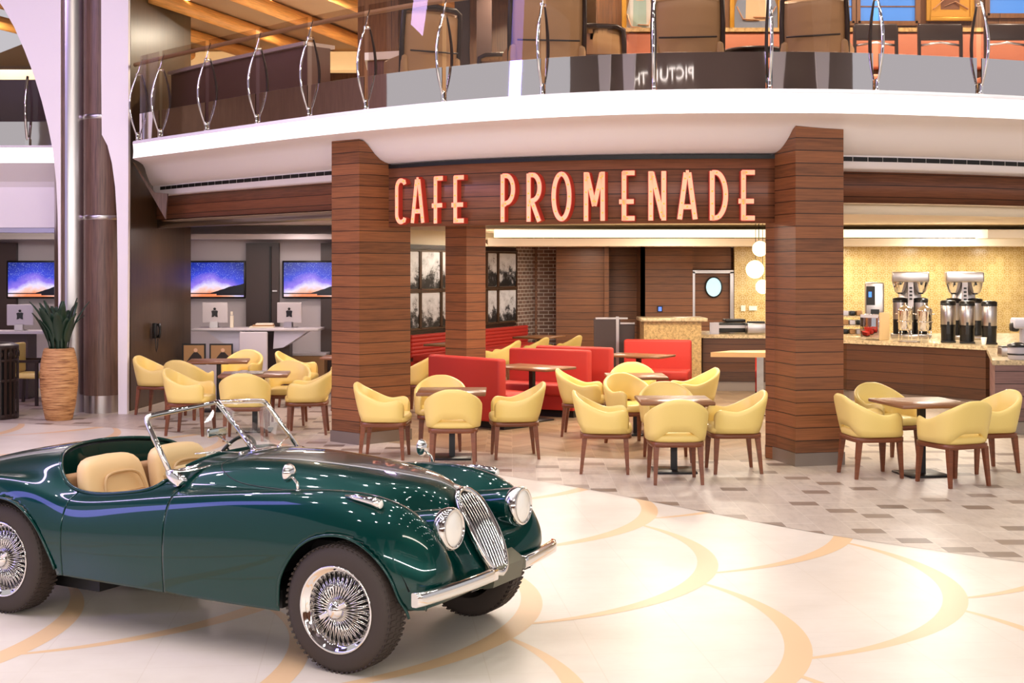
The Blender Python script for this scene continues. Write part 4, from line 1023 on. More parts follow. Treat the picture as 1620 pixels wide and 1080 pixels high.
# plant
pl = thing('potted_plant', 'tall woven barrel planter with dark green strap leaves beside the steel column', 'plant', (-6.33, 18.55, .004))
b = MB(); prof = [(.17, 0), (.185, .02), (.225, .22), (.25, .45), (.258, .62), (.245, .80), (.215, .95), (.198, 1.0), (.18, 1.0), (.175, .94), (.0001, .94)]; b.lathe(prof, 36); b.build('pot', M['wicker'], pl)
b = MB(); b.lathe([(.0001, .955), (.176, .95)], 24, cap=False); b.build('soil', M['dark'], pl)
for k in range(26):
    a = k*2.399+.4; ln = rng.uniform(.50, .80); out = rng.uniform(.08, .34); w = rng.uniform(.052, .078); base = .12*math.sqrt((k+1)/27)
    rows = []
    for q in range(9):
        s = q/8; rr = base+out*s**1.8; z = .94+ln*(s-.30*out*s**3); ww = w*(math.sin(PI*min(1, max(.05, (s-.12)/.92)))**.7 if s > .25 else .22+.9*s*.4)
        c, sn = math.cos(a), math.sin(a); ca, sa = -sn, c
        x, y = rr*c, rr*sn
        rows.append([(x+ca*ww+c*.012, y+sa*ww+sn*.012, z), (x, y, z-.004), (x-ca*ww+c*.012, y-sa*ww+sn*.012, z)])
    b = MB(); b.grid(rows, 0, True); lf = b.build('leaf', M['leaf'], pl)
    md = lf.modifiers.new('thickness', 'SOLIDIFY'); md.thickness = .004
# trash bin
tb = thing('trash_bin', 'dark brown slatted metal trash bin at the left edge of the photo', 'bin', (-7.32, 18.75, .004))
b = MB(); b.lathe([(.29, .03), (.29, .98)], 32); b.build('liner', M['black'], tb)
b = MB()
for z0, z1 in ((.0, .07), (.52, .56), (.80, .84), (.97, 1.03)): b.lathe([(.325, z0), (.335, z0), (.335, z1), (.325, z1)], 32, 0, None, cap=False)
b.lathe([(.335, 1.03), (.26, 1.06), (.19, 1.05), (.19, .98)], 32, 0, None, cap=False)
for k in range(26):
    a = 2*PI*k/26; b.box((.328*math.cos(a), .328*math.sin(a), .5), (.012, .04, 1.0), 0, a)
b.build('slatted_cage', M['darkframe'], tb)
b = MB()
for k in range(13):
    a = 2*PI*k/13; T = Matrix.Rotation(a, 4, 'Z') @ Matrix.Translation((.335, 0, .905)) @ Matrix.Rotation(PI/2, 4, 'Y'); b.lathe([(.03, -.006), (.045, -.006), (.045, .006), (.03, .006)], 12, 0, T, cap=False)
b.build('ring_band', M['darkframe'], tb)

# ================================================================== balustrade
def strip_box(mb, d0, d1, z0, z1, i0, i1, n):                # crisp thin band: every side its own smooth strip
    for pr in ([(d0, z0), (d0, z1)], [(d0, z1), (d1, z1)], [(d1, z1), (d1, z0)], [(d1, z0), (d0, z0)]): sweep(mb, pr[::-1], i0, i1, n)
# glass panes, joints at the posts
PPX = [217, 252, 325, 405, 487, 577, 700, 857, 1035, 1217, 1388, 1553]
PI_ = [lip_at_px(p, .02) for p in PPX]+[lip_at_px(1553, .02)+9.5]
for k in range(len(PI_)-1):
    a, c = PI_[k]+.34, PI_[k+1]-.34
    mb = MB(); strip_box(mb, .055, .067, 4.34, 5.16, a, c, 10)
    pos = ['first pane from the wing wall', 'second pane from the wing wall', 'third pane from the wing wall', 'pane above the left lintel', 'pane left of the first wooden pillar', 'pane above the left wooden pillar', 'pane above the letters CAFE', 'pane above the letters PRO', 'pane above the letters MENADE', 'pane above the right wooden pillar', 'pane above the coffee counter', 'rightmost pane'][k]
    kp = MB(); strip_box(kp, .05, .062, 3.955, 4.335, a, c, 14); tag(kp.build('kick_panel', M['mirror']), 'polished steel balcony strip below the '+pos, 'panel', 'mirror strips along the balcony foot')
    tag(mb.build('balustrade_glass', M['balglass']), 'clear tinted balcony glass, '+pos, 'glass pane', 'balustrade panes')
def post(i, label, r=1):
    x, y, nx, ny = lip(i, .0); a = math.atan2(ny, nx)
    t = thing('balustrade_post', label, 'post', (x, y, 3.95), a, 'balustrade posts')
    b = MB(); pts = []
    for k in range(13):
        s = k/12; pts.append((.03-.125*math.sin(PI*s)**1.0*(1 if s < 1 else 1), 0, .04+.93*s))
    pts += [(.06, 0, 1.07), (.10, 0, 1.18)]
    b.tube(pts, [.011+.008*math.sin(PI*min(1, k/12)) for k in range(13)]+[.010, .006], 8, flat=(1, .8)); b.build('outer_bow', M['chrome'], t)
    b = MB(); pts = [(.09+.10*math.sin(PI*k/12), 0, .04+.93*k/12) for k in range(13)]
    b.tube(pts, [.010+.008*math.sin(PI*k/12) for k in range(13)], 8); b.build('inner_bow', M['darkframe'], t)
    b = MB(); b.box((.055, 0, .06), (.10, .036, .12), bevel=.008); b.build('foot', M['chrome'], t)
    b = MB(); b.box((.05, 0, .95), (.09, .036, .035), bevel=.008); b.build('clamp', M['chrome'], t)
lb = ['nearest the wing wall', 'second from the wing wall', 'third from the wing wall', 'fourth from the wing wall', 'above the left lintel vents', 'left of the first wooden pillar', 'above the letter E of CAFE', 'above the letter R of PROMENADE', 'above the letters EN', 'above the left edge of the right wooden pillar', 'just right of the right wooden pillar', 'nearest the right edge of the photo']
for k, i in enumerate(PI_[:-1]): post(i, 'curved chrome balcony post '+lb[k])
mb = MB(); pts = []
for k in range(60):
    q = lip(I0-3+(I1-I0+3)*k/59, .17); pts.append((q[0], q[1], 5.10))
mb.tube(pts, .03, 10); tag(mb.build('handrail', M['sofa']), 'wooden handrail running behind the balcony glass', 'handrail')
# left balcony rail behind the arch
mb = MB(); mb.box((-8.9, 20.05, 4.15), (4.4, .012, .36)); tag(mb.build('kick_panel', M['mirror']), 'polished steel strip on the left balcony behind the white arch', 'panel')
mb = MB(); mb.box((-8.9, 20.06, 4.76), (4.4, .012, .82)); tag(mb.build('balustrade_glass', M['balglass']), 'balcony glass behind the white arch at far left', 'glass pane')
t = thing('balustrade_post', 'curved chrome balcony post behind the white arch at far left', 'post', (at(43, 20.0), 19.99, 3.97), PI/2)
b = MB(); b.tube([(.03-.10*math.sin(PI*k/12), 0, .04+1.0*k/12) for k in range(13)], .02, 8); b.build('outer_bow', M['chrome'], t)
b = MB(); b.box((.03, 0, .05), (.06, .06, .10)); b.build('foot', M['chrome'], t)
mb = MB(); mb.box((-9, 21.6, 4.55), (4.6, .5, 1.2)); tag(mb.build('bar_counter', M['darkbrown']), 'dark brown bar counter on the left balcony behind the arch', 'counter')
mb = MB(); mb.box((-9, 22.6, 5.35), (4.6, .12, .28)); struct(mb, 'trim_8', M['cream'])

# ================================================================== upper lounge
lc2 = [lip(i, .9)[:2] for i in np.linspace(I0-6, I1, 50)]
flat(lc2+[(12, 30), (-13, 30)], 6.42, 'ceiling', M['loungeceil'])
for k, (x0, y0) in enumerate([(-9.4, 20.6), (-8.1, 20.6), (-6.85, 20.6), (-5.55, 20.4), (-4.25, 20.2), (-2.95, 19.6), (-1.65, 18.8), (-.5, 18.4)]):
    mb = MB(); L_ = 9; d = Vector((.33, 1, 0)).normalized(); mb.tube([(x0, y0, 6.30), (x0+d.x*L_, y0+d.y*L_, 6.30)], .115, 14); struct(mb, 'ceiling_beam', M['beam'])
for k in range(16):
    x = -5.2+1.3*(k % 5)+.4*(k//5); y = 21.2+1.7*(k//5)
    mb = MB(); mb.lathe([(.0001, 6.405), (.06, 6.405), (.075, 6.415)], 16, 0, Matrix.Translation((x, y, 0)), cap=False); tag(mb.build('downlight', M['globe']), 'small round downlight in the wooden lounge ceiling', 'lamp', 'lounge downlights')
mb = MB(); mb.box((-2.6, 29, 5.2), (20, .12, 2.6)); struct(mb, 'wall_back', M['lounge_wood'])
mb = MB(); mb.box((-4.0, 26.2, 6.18), (6.6, .4, .36)); struct(mb, 'light_strip', mat('lit_soffit', (255, 236, 196), .5, emit=(255, 214, 146), es=.7))
# long bar and sofa backs behind the left glass
def along(i0, i1, d0, d1, z0, z1, m, name, label, cat, n=30):
    mb = MB(); sweep(mb, [(d0, z1), (d0, z0), (d1, z0), (d1, z1)], i0, i1, n, sm=False, closed=True); o = mb.build(name, m); return tag(o, label, cat) if label else o
bi0, bi1 = lip_at_px(304, 1.5), lip_at_px(520, 1.5)
brf = along(bi0, bi1, 1.5, 2.0, 3.96, 5.13, mat('bar_front_panel', (112, 86, 78), .3), 'lounge_bar', 'dark curved bar with a pale top behind the left balcony glass', 'bar')
brt = along(bi0, bi1, 1.42, 2.1, 5.13, 5.18, mat('pale_bar_top', (200, 184, 176), .35), 'bar_top', None, None); brt.parent = brf
mb = MB(); mb.prism([(at(584, 18.0), 17.8), (at(650, 18.0), 17.6), (at(650, 18.6), 18.6), (at(584, 18.6), 18.6)], 3.96, 4.90)
cns = fixn(tag(mb.build('console', M['lounge_wood']), 'wooden console with cream top behind the balcony glass above the sign', 'cabinet'))
mb = MB(); mb.prism([(at(580, 18.0), 17.75), (at(652, 18.0), 17.55), (at(652, 18.6), 18.65), (at(580, 18.6), 18.65)], 4.90, 5.0); ct_ = fixn(mb.build('console_top', M['cream'])); ct_.parent = cns
mb = MB(); mb.box((-.6, 21.2, 5.2), (3.0, .12, 2.5)); mb.box((at(600, 20), 20, 5.2), (.6, .4, 2.5)); struct(mb, 'wall_back', M['lounge_wood'])
mb = MB(); mb.box((at(765, 19), 19.5, 5.2), (.22, .22, 2.5)); mb.box((at(728, 19), 19.8, 5.2), (.22, .22, 2.5)); struct(mb, 'column', M['darkbrown'])
def armchair(px, Y, rz, label, w=.86, h=1.30):
    t = thing('wing_armchair', label, 'armchair', (at(px, Y), Y, 3.955), rz, 'brown lounge armchairs seen from behind')
    def lean(z): return -.10*(z-.4)
    rows = []
    for k in range(13):
        s = k/12; x = (s-.5)*w; bow = .10*(abs(2*s-1)**2.2)
        rows.append([(x*(1+.04*(z-.7)), lean(z)-.05+bow, z) for z in (.22, .52, .80, 1.06, h-.05)]+[(x, lean(h)+bow, h)]+[(x*(1+.04*(z-.7)), lean(z)+.07+bow, z) for z in (h-.04, 1.06, .80, .52, .22)])
    b = MB(); b.grid(rows, 0, True, closed_v=True); k = len(rows[0]); b.f.append(tuple(range(k))); b.m.append(0); b.s.append(False); o = len(b.v)-k; b.f.append(tuple(o+k-1-j for j in range(k))); b.m.append(0); b.s.append(False)
    fixn(b.build('backrest', M['sofa'], t))
    b = MB(); b.box((0, .34, .36), (w*.92, .66, .18), bevel=.05); b.build('seat', M['sofa'], t)
    for s in (-1, 1):
        b = MB(); b.box((s*w*.5, .30, .50), (.10, .62, .42), bevel=.04); b.build('arm', M['sofa'], t)
    b = MB(); pts = [(-w/2-.025, lean(.25)+.05, .25), (-w/2-.03, lean(.9)+.06, .9), (-w/2-.02, lean(h)+.05, h), (-w/2+.06, lean(h)+.0, h+.035), (0, lean(h)-.05, h+.045), (w/2-.06, lean(h)+.0, h+.035), (w/2+.02, lean(h)+.05, h), (w/2+.03, lean(.9)+.06, .9), (w/2+.025, lean(.25)+.05, .25)]
    b.tube(pts, .03, 8); b.build('frame', M['darkframe'], t)
    for sx in (-1, 1):
        for sy in (.05, .6): b = MB(); b.bar((sx*w*.42, sy, .24), (sx*w*.44, sy, 0), .05, .035); b.build('leg', M['darkframe'], t)
    b = MB(); b.box((0, lean(.78)-.058, .74), (w*.9, .012, .02), bevel=.004, seg=1); b.build('seam', M['darkframe'], t)
armchair(682, 15.9, .45, 'brown high-back armchair behind the glass above the letters CAFE', .68, 1.22)
armchair(866, 15.1, .12, 'brown high-back armchair behind the glass above the letters PRO', .80, 1.42)
armchair(938, 16.15, -.1, 'brown armchair half hidden beside the one above the letters PRO', .70, 1.05)
armchair(1088, 14.9, -.12, 'brown high-back armchair behind the glass above the letters EN', .72, 1.19)
armchair(1288, 14.8, -.35, 'brown high-back armchair behind the glass above the right wooden pillar', .66, 1.16)
armchair(800, 18.3, .2, 'dark-framed armchair further back between two front armchairs', .7, 1.05)
# rear wall of the lounge on the right, with blue windows, portraits and the orange banquette
YL = 17.2
mb = MB(); mb.box((5.4, YL+.06, 5.2), (8.6, .12, 2.5)); struct(mb, 'wall_back', M['lounge_wood'])
for k, (a, c) in enumerate([(1062, 1143), (1334, 1350), (1356, 1450), (1560, 1640)]):
    m = MB(); xa, xb = at(a, YL), at(c, YL); z0 = zat([44, 38, 38, 26][k], YL); m.box(((xa+xb)/2, YL-.01, (z0+6.1)/2), (xb-xa, .02, 6.1-z0)); w_ = m.build('window_%d' % (k+1), M['bluewin'], kind='structure')
    b = MB()
    for x in (xa, xb): b.box((x, YL-.03, (z0+6.1)/2), (.06, .06, 6.1-z0))
    b.box(((xa+xb)/2, YL-.03, z0), (xb-xa, .06, .06)); b.box(((xa+xb)/2, YL-.03, z0+.22), (xb-xa, .02, .015)); b.build('window_frame', M['lounge_wood'], w_)
def painting(px, pyb, w, label, k):
    t = thing('portrait_painting', label, 'painting', (at(px, YL-.06), YL-.06, zat(pyb, YL-.06)), 0, 'portraits of women on the lounge wall')
    h = 1.1; b = MB()
    for (x, z, a, c) in ((-w/2, h/2, .06, h+.06), (w/2, h/2, .06, h+.06), (0, 0, w, .06), (0, h, w, .06)): b.box((x, 0, z), (a, .05, c), bevel=.012)
    b.build('frame', M['gold'], t)
    b = MB(); b.box((0, .01, h/2), (w, .02, h), 0)
    b.slab_xz([(-w*.46, .02), (-w*.44, .30), (-w*.30, .56), (-w*.10, .64), (w*.10, .64), (w*.30, .56), (w*.44, .30), (w*.46, .02)], -.004, 0, 1)
    b.slab_xz([(-w*.20, .58), (-w*.22, .12), (w*.22, .12), (w*.20, .58), (w*.12, .48), (-w*.12, .48)], -.007, -.004, 4)
    b.slab_xz([(-w*.14, .60), (-w*.12, .48), (w*.12, .48), (w*.14, .60), (w*.07, .66), (w*.07, .72), (-w*.07, .72), (-w*.07, .66)], -.009, -.004, 2)
    T = Matrix.Translation((0, -.006, .84)) @ Matrix.Rotation(PI/2, 4, 'X') @ Matrix.Diagonal((w*.26, .20, 1, 1)); b.lathe([(.0001, 0), (1, 0)], 20, 3, T, cap=False)
    T = Matrix.Translation((0, -.009, .83)) @ Matrix.Rotation(PI/2, 4, 'X') @ Matrix.Diagonal((w*.15, .13, 1, 1)); b.lathe([(.0001, 0), (1, 0)], 20, 2, T, cap=False)
    if k == 2: arms = [[(-w*.40, .12), (-w*.05, .30), (w*.16, .42)], [(w*.40, .12), (w*.10, .22), (-w*.14, .16)]]
    else: arms = [[(-w*.40, .30), (-w*.28, .14), (w*.06, .13)], [(w*.40, .30), (w*.28, .16), (-w*.06, .17)]]
    for q in arms: b.tube([(x, -.012, z) for x, z in q], [.05, .045, .032], 8, 2, flat=(1, .12))
    fixn(b.build('canvas', [mat('painting_ground', (150, 112, 52), .6), mat('painted_dress', [(196, 200, 196), (128, 140, 160), (206, 152, 44)][k], .6), M['skin'], M['hair'], mat('painted_bodice', [(150, 176, 170), (214, 190, 150), (120, 76, 44)][k], .6)], t))
painting(1012, 60, .40, 'gilt-framed portrait of a woman behind the letters EN, leftmost of three', 0)
painting(1196, 48, .62, 'gilt-framed portrait of a woman above the right wooden pillar, middle of three', 1)
painting(1503, 30, .56, 'gilt-framed portrait of a woman with crossed arms at right, rightmost of three', 2)
bq = thing('lounge_banquette', 'orange banquette along the lounge wall behind the small chairs', 'bench', (5.15, YL-.44, 3.955), .0)
b = MB(); b.box((0, .18, .93), (7.4, .14, .46), bevel=.04); b.build('backrest', M['orange'], bq)
b = MB(); b.box((0, -.1, .44), (7.4, .5, .16), bevel=.04); b.build('seat', M['orange'], bq)
b = MB(); b.box((0, -.06, .18), (7.3, .4, .36)); b.build('plinth', M['lounge_wood'], bq)
b = MB(); b.box((0, .20, 1.19), (7.5, .24, .05)); b.build('ledge', M['granite'], bq)
for k, px in enumerate((1385, 1487, 1592)):
    t = thing('lounge_chair', ['small dark-framed lounge chair behind the glass, left one of three at right', 'small dark-framed lounge chair, middle one of three at right', 'small dark-framed lounge chair at the photo\'s right edge'][k], 'chair', (at(px, 15.9), 15.9, 3.955), 0, 'lounge chairs at the orange banquette')
    b = MB(); b.box((0, 0, .99), (.52, .05, .20), bevel=.02); b.build('backrest', M['darkframe'], t)
    b = MB(); b.box((0, .22, .45), (.48, .46, .08), bevel=.03); b.build('seat', M['orange'], t)
    for sx in (-1, 1):
        b = MB(); b.bar((sx*.25, 0, 1.06), (sx*.25, -.02, 0), .035); b.build('leg', M['darkframe'], t)
        b = MB(); b.bar((sx*.25, .42, .44), (sx*.25, .44, 0), .035); b.build('leg', M['darkframe'], t)
    b = MB(); b.tube([(-.25, -.0, .83), (0, -.03, .86), (.25, 0, .83)], .014, 8); b.build('cross_rail', M['steel'], t)
for k, (px, Y) in enumerate(((727, 17.0), (808, 16.9), (1146, 16.1), (1240, 15.8))):
    t = thing('side_stool', ['teal stool right of the armchair above the letters CAFE', 'teal stool left of the armchair above the letters PRO', 'teal stool right of the armchair above the letters EN', 'teal stool left of the armchair above the right pillar'][k], 'stool', (at(px, Y), Y, 3.955), 0, 'teal stools in the lounge')
    b = MB(); b.lathe([(.20, .36), (.22, .40), (.22, .46), (.20, .48), (.0001, .485)], 24); b.build('cushion', M['teal'], t)
    b = MB(); b.lathe([(.18, 0), (.05, .03), (.04, .36)], 20); b.build('pedestal', M['darkframe'], t)
t = thing('round_table', 'small dark round table behind the glass left of the right pillar', 'table', (at(1186, 15.9), 15.6, 3.955))
b = MB(); b.lathe([(.0001, .68), (.36, .68), (.38, .70), (.36, .72), (.0001, .72)], 32); b.build('tabletop', M['darkframe'], t); b = MB(); b.lathe([(.2, 0), (.04, .04), (.035, .68)], 20); b.build('pedestal', M['darkframe'], t)
t = thing('round_table', 'small dark round table behind the glass between the first two armchairs', 'table', (at(770, 17.2), 17.2, 3.955))
b = MB(); b.lathe([(.0001, .68), (.30, .68), (.32, .70), (.30, .72), (.0001, .72)], 32); b.build('tabletop', M['darkframe'], t); b = MB(); b.lathe([(.2, 0), (.04, .04), (.035, .68)], 20); b.build('pedestal', M['darkframe'], t)

# ================================================================== the rest of the atrium (seen in reflections)
mb = MB(); mb.box((0, 8, 9.9), (34, 36, .1)); struct(mb, 'ceiling', M['atrium'])
mb = MB(); mb.box((0, -8.0, 1.7), (34, .2, 3.4)); struct(mb, 'wall_front', M['inner_wood'])
mb = MB(); mb.box((0, -7.6, 6.9), (34, .2, 6)); struct(mb, 'wall_front', mat('taupe_wall', (140, 122, 112), .5))
mb = MB(); mb.box((0, -7.2, 3.65), (34, 1.6, .55)); struct(mb, 'balcony_slab', M['white'])
mb = MB(); mb.box((0, -6.38, 3.82), (34, .04, .2)); struct(mb, 'light_strip', M['band'])
for x in (-10, -6.3, 6.8, 11.4):  # added unseen fins, pale content to brighten the steel strip's reflection
    mb = MB(); mb.slab_xz([(x-1.5, 9.8), (x-.9, 7.6), (x-.4, 5.4), (x-.2, 3.0), (x-.15, 0), (x+.15, 0), (x+.2, 3.0), (x+.4, 5.4), (x+.9, 7.6), (x+1.5, 9.8)], -5.9, -5.7); fixn(struct(mb, 'column_fin', M['white']))
mb = MB(); mb.box((-4, -7.35, 5.2), (9, .3, 2.0)); struct(mb, 'wall_front', M['shopwhite'])
mb = MB(); mb.box((8, -7.35, 5.4), (5, .3, 2.4)); struct(mb, 'wall_front', M['cream'])
def words(txt, x, z, size, y=-7.45):
    cu = bpy.data.curves.new('sign', 'FONT'); cu.body = txt; cu.size = size; cu.align_x = 'CENTER'; cu.extrude = .03
    o = bpy.data.objects.new('tmp', cu); COL.objects.link(o); dg = bpy.context.evaluated_depsgraph_get(); me = bpy.data.meshes.new_from_object(o.evaluated_get(dg)); bpy.data.objects.remove(o)
    n = bpy.data.objects.new('lettering', me); COL.objects.link(n); n.location = (x, y, z); n.rotation_euler = (PI/2, 0, PI); me.materials.clear(); me.materials.append(M['band']); return n
ps = thing('studio_sign', 'white lettering of the opposite portrait studio, reflected in the balcony steel strip', 'sign', (-3.0, -7.45, 7.2), 0)
for txt, z, s in (('PICTURE THIS', -.15, .46), ('PORTRAIT STUDIO', -.75, .36)):
    n = words(txt, 0, 0, s); n.parent = ps; n.location = (0, 0, z); n.scale = (3.0, 1, 1); n.rotation_euler = (PI/2, 0, PI)

# ================================================================== the green roadster
HD = math.radians(-28.72)
car = thing('roadster', 'dark green vintage open two-seater sports car with chrome windscreen and wire wheels', 'car', (-1.7057, 8.2103, 0), HD)
# control net: 17 stations (tail to nose) of 9 points (centre line to sill), (x, y, z)
SX = [-2.40, -2.34, -2.12, -1.72, -1.28, -.95, -.70, -.35, .10, .50, .92, 1.27]
N0 = [  # centre, hood crown, hood edge, valley, fender inner, crown, widest, lower, sill  -> (y,z)
 [(0,.36),(.12,.36),(.25,.36),(.38,.36),(.46,.36),(.50,.36),(.50,.34),(.50,.33),(.48,.32)],
 [(0,.56),(.16,.56),(.32,.53),(.46,.48),(.55,.46),(.60,.44),(.62,.41),(.61,.37),(.58,.32)],
 [(0,.775),(.20,.77),(.40,.73),(.53,.66),(.61,.63),(.66,.59),(.70,.50),(.69,.41),(.67,.31)],
 [(0,.895),(.26,.885),(.46,.84),(.57,.78),(.64,.79),(.70,.76),(.75,.61),(.75,.45),(.73,.30)],
 [(0,.975),(.30,.955),(.48,.905),(.58,.83),(.655,.835),(.72,.80),(.785,.66),(.79,.47),(.77,.30)],
 [(0,.99),(.32,.975),(.49,.935),(.585,.855),(.655,.80),(.72,.745),(.775,.62),(.78,.46),(.765,.30)],
 [(0,.98),(.32,.965),(.51,.86),(.60,.79),(.66,.75),(.715,.715),(.76,.60),(.765,.45),(.75,.295)],
 [(0,.985),(.32,.975),(.52,.86),(.605,.805),(.66,.775),(.712,.74),(.752,.62),(.76,.45),(.745,.29)],
 [(0,1.005),(.32,.99),(.49,.935),(.58,.87),(.645,.835),(.70,.79),(.745,.66),(.755,.46),(.74,.285)],
 [(0,1.015),(.30,1.00),(.43,.93),(.52,.865),(.61,.875),(.68,.845),(.74,.70),(.75,.47),(.735,.28)],
 [(0,.995),(.26,.98),(.365,.925),(.455,.86),(.555,.905),(.645,.89),(.735,.73),(.745,.48),(.73,.28)],
 [(0,.955),(.205,.94),(.30,.90),(.395,.845),(.51,.915),(.61,.905),(.725,.73),(.74,.50),(.725,.29)]]
NET = [[(x, y, z) for (y, z) in row] for x, row in zip(SX, N0)]
NET += [
 [(1.50,0,.895),(1.49,.15,.885),(1.46,.235,.845),(1.46,.335,.785),(1.52,.47,.87),(1.54,.585,.865),(1.53,.70,.70),(1.54,.72,.50),(1.55,.705,.33)],
 [(1.65,0,.775),(1.64,.115,.77),(1.60,.19,.73),(1.60,.31,.70),(1.68,.455,.785),(1.69,.575,.785),(1.66,.675,.64),(1.66,.695,.48),(1.66,.675,.36)],
 [(1.745,0,.635),(1.735,.10,.635),(1.70,.175,.605),(1.70,.30,.59),(1.785,.45,.67),(1.79,.565,.67),(1.75,.65,.56),(1.74,.66,.45),(1.73,.635,.36)],
 [(1.82,0,.475),(1.81,.09,.475),(1.77,.15,.465),(1.77,.28,.46),(1.845,.44,.53),(1.845,.55,.53),(1.80,.62,.47),(1.78,.62,.41),(1.76,.59,.355)],
 [(1.80,0,.36),(1.79,.08,.36),(1.77,.13,.36),(1.77,.26,.36),(1.80,.42,.375),(1.80,.52,.375),(1.77,.58,.365),(1.75,.57,.35),(1.73,.54,.34)]]
net = np.array(NET)                                       # 17 x 9 x 3
full = np.concatenate([net[:, :0:-1]*np.array([1, -1, 1]), net], 1)   # mirrored, 17 lines across
def bs(P, per):                                           # uniform cubic B-spline along axis 0, ends kept
    n = len(P); Q = np.concatenate([[2*P[0]-P[1]], P, [2*P[-1]-P[-2]]], 0); out = []
    for i in range(n-1):
        for k in range(per):
            t = k/per; w = np.array([(1-t)**3, 3*t**3-6*t*t+4, -3*t**3+3*t*t+3*t+1, t**3])/6
            out.append(sum(w[j]*Q[i+j] for j in range(4)))
    out.append(P[-1]); return np.array(out)
def corr(P):                                              # pull the control points so that the surface passes near the net
    C = P.copy()
    for _ in range(2):
        s = bs(C, 1); C = C+(P-s)*.8
    return C
C = corr(full); C = np.swapaxes(corr(np.swapaxes(C, 0, 1)), 0, 1)
Sf = bs(C, 20); Sf = np.swapaxes(bs(np.swapaxes(Sf, 0, 1), 12), 0, 1)
bm = bmesh.new(); nu, nv = Sf.shape[:2]
VV = [[bm.verts.new(Sf[i, j]) for j in range(nv)] for i in range(nu)]
for i in range(nu-1):
    for j in range(nv-1): bm.faces.new((VV[i][j], VV[i+1][j], VV[i+1][j+1], VV[i][j+1]))
bmesh.ops.recalc_face_normals(bm, faces=bm.faces)
if sum(f.normal.z for f in bm.faces) < 0: bmesh.ops.reverse_faces(bm, faces=bm.faces)
def clip(bm, poly, proj, cond):                           # cut a closed outline out of the surface, edge snapped to it
    pg = np.array(poly); a = pg; b = np.roll(pg, -1, 0)
    def near(p):
        p = np.array(p); ab = b-a; t = np.clip(((p-a)*ab).sum(1)/np.maximum(1e-12, (ab*ab).sum(1)), 0, 1); q = a+ab*t[:, None]
        k = np.argmin(((q-p)**2).sum(1)); return q[k]
    bm.faces.ensure_lookup_table()
    vl = list(bm.verts); PP = np.array([proj(v.co) for v in vl]); c = np.zeros(len(vl), bool)
    for (x0, y0), (x1, y1) in zip(a, b):
        h = (y0 > PP[:, 1]) != (y1 > PP[:, 1])
        with np.errstate(divide='ignore', invalid='ignore'): c ^= h & (PP[:, 0] < (x1-x0)*(PP[:, 1]-y0)/(y1-y0 if y1 != y0 else 1e-9)+x0)
    ins = {v: (bool(q) and cond(v.co)) for v, q in zip(vl, c)}
    kill = [f for f in bm.faces if sum(ins[v] for v in f.verts) >= 2 and all(cond(v.co) for v in f.verts)]
    bmesh.ops.delete(bm, geom=kill, context='FACES')
    ks = [v for v in bm.verts if not v.link_faces]; bmesh.ops.delete(bm, geom=ks, context='VERTS')
    for v in bm.verts:
        if not cond(v.co) or not any(len(e.link_faces) == 1 for e in v.link_edges): continue
        p = proj(v.co); q = near(p)
        if (q[0]-p[0])**2+(q[1]-p[1])**2 < .026**2:
            v.co = setp(v.co, q, proj)
def setp(co, q, proj):
    if proj is pxz: return Vector((q[0], co.y, q[1]))
    return Vector((q[0], q[1], co.z))
pxz = lambda c: (c.x, c.z); pxy = lambda c: (c.x, c.y)
FA = catmull([(.92, .20), (.922, .36), (.945, .48), (1.03, .61), (1.14, .69), (1.28, .72), (1.41, .70), (1.53, .63), (1.62, .53), (1.665, .42), (1.70, .34), (1.71, .20)], 6)
RA = catmull([(-1.76, .10), (-1.745, .30), (-1.68, .46), (-1.56, .60), (-1.40, .69), (-1.22, .72), (-1.05, .69), (-.90, .59), (-.80, .45), (-.735, .30), (-.72, .10)], 6)
clip(bm, FA, pxz, lambda c: abs(c.y) > .5)
clip(bm, RA, pxz, lambda c: abs(c.y) > .5)
CKh = [(-1.17, 0), (-1.15, .18), (-1.08, .36), (-.96, .51), (-.82, .595), (-.62, .625), (-.35, .63), (-.13, .61), (-.04, .52), (.03, .30), (.05, 0)]
CK = catmull(CKh, 6); CK = CK+[p*np.array([1, -1]) for p in CK[-2:0:-1]]
clip(bm, CK, pxy, lambda c: c.z > .6)
# door gaps
for x in (-.689, -.683, .099, .105):
    bmesh.ops.bisect_plane(bm, geom=list(bm.verts)+list(bm.edges)+list(bm.faces), plane_co=(x, 0, 0), plane_no=(1, 0, 0))
bm.faces.ensure_lookup_table()
def part_mesh(faces, name, m, parent):
    ix = {}; vs = []; fs = []
    for f in faces:
        r = []
        for v in f.verts:
            if v not in ix: ix[v] = len(vs); vs.append(tuple(v.co))
            r.append(ix[v])
        fs.append(tuple(r))
    me = bpy.data.meshes.new(name); me.from_pydata(vs, [], fs); me.materials.append(m); me.polygons.foreach_set('use_smooth', [True]*len(fs)); me.update()
    o = bpy.data.objects.new(name, me); COL.objects.link(o); o.parent = parent
    md = o.modifiers.new('sheet', 'SOLIDIFY'); md.thickness = .006; md.offset = -1; md.use_rim = True
    return o
body, dl, drr, gap = [], [], [], []
for f in bm.faces:
    c = f.calc_center_median(); side = abs(c.y) > .575
    if side and (-.689 < c.x < -.683 or .099 < c.x < .105): gap.append(f)
    elif side and -.683 < c.x < .099: (dl if c.y > 0 else drr).append(f)
    else: body.append(f)
part_mesh(body, 'body', M['paint'], car); part_mesh(dl, 'door', M['paint'], car); part_mesh(drr, 'door', M['paint'], car)
for sx_ in (0, 1):
    for sy_ in (0, 1):
        gp = part_mesh([f for f in gap if (f.calc_center_median().x > -.3) == bool(sx_) and (f.calc_center_median().y > 0) == bool(sy_)], 'door_seal', M['blackplastic'], car)
        for v in gp.data.vertices: v.co.y -= .006*sgn(v.co.y)
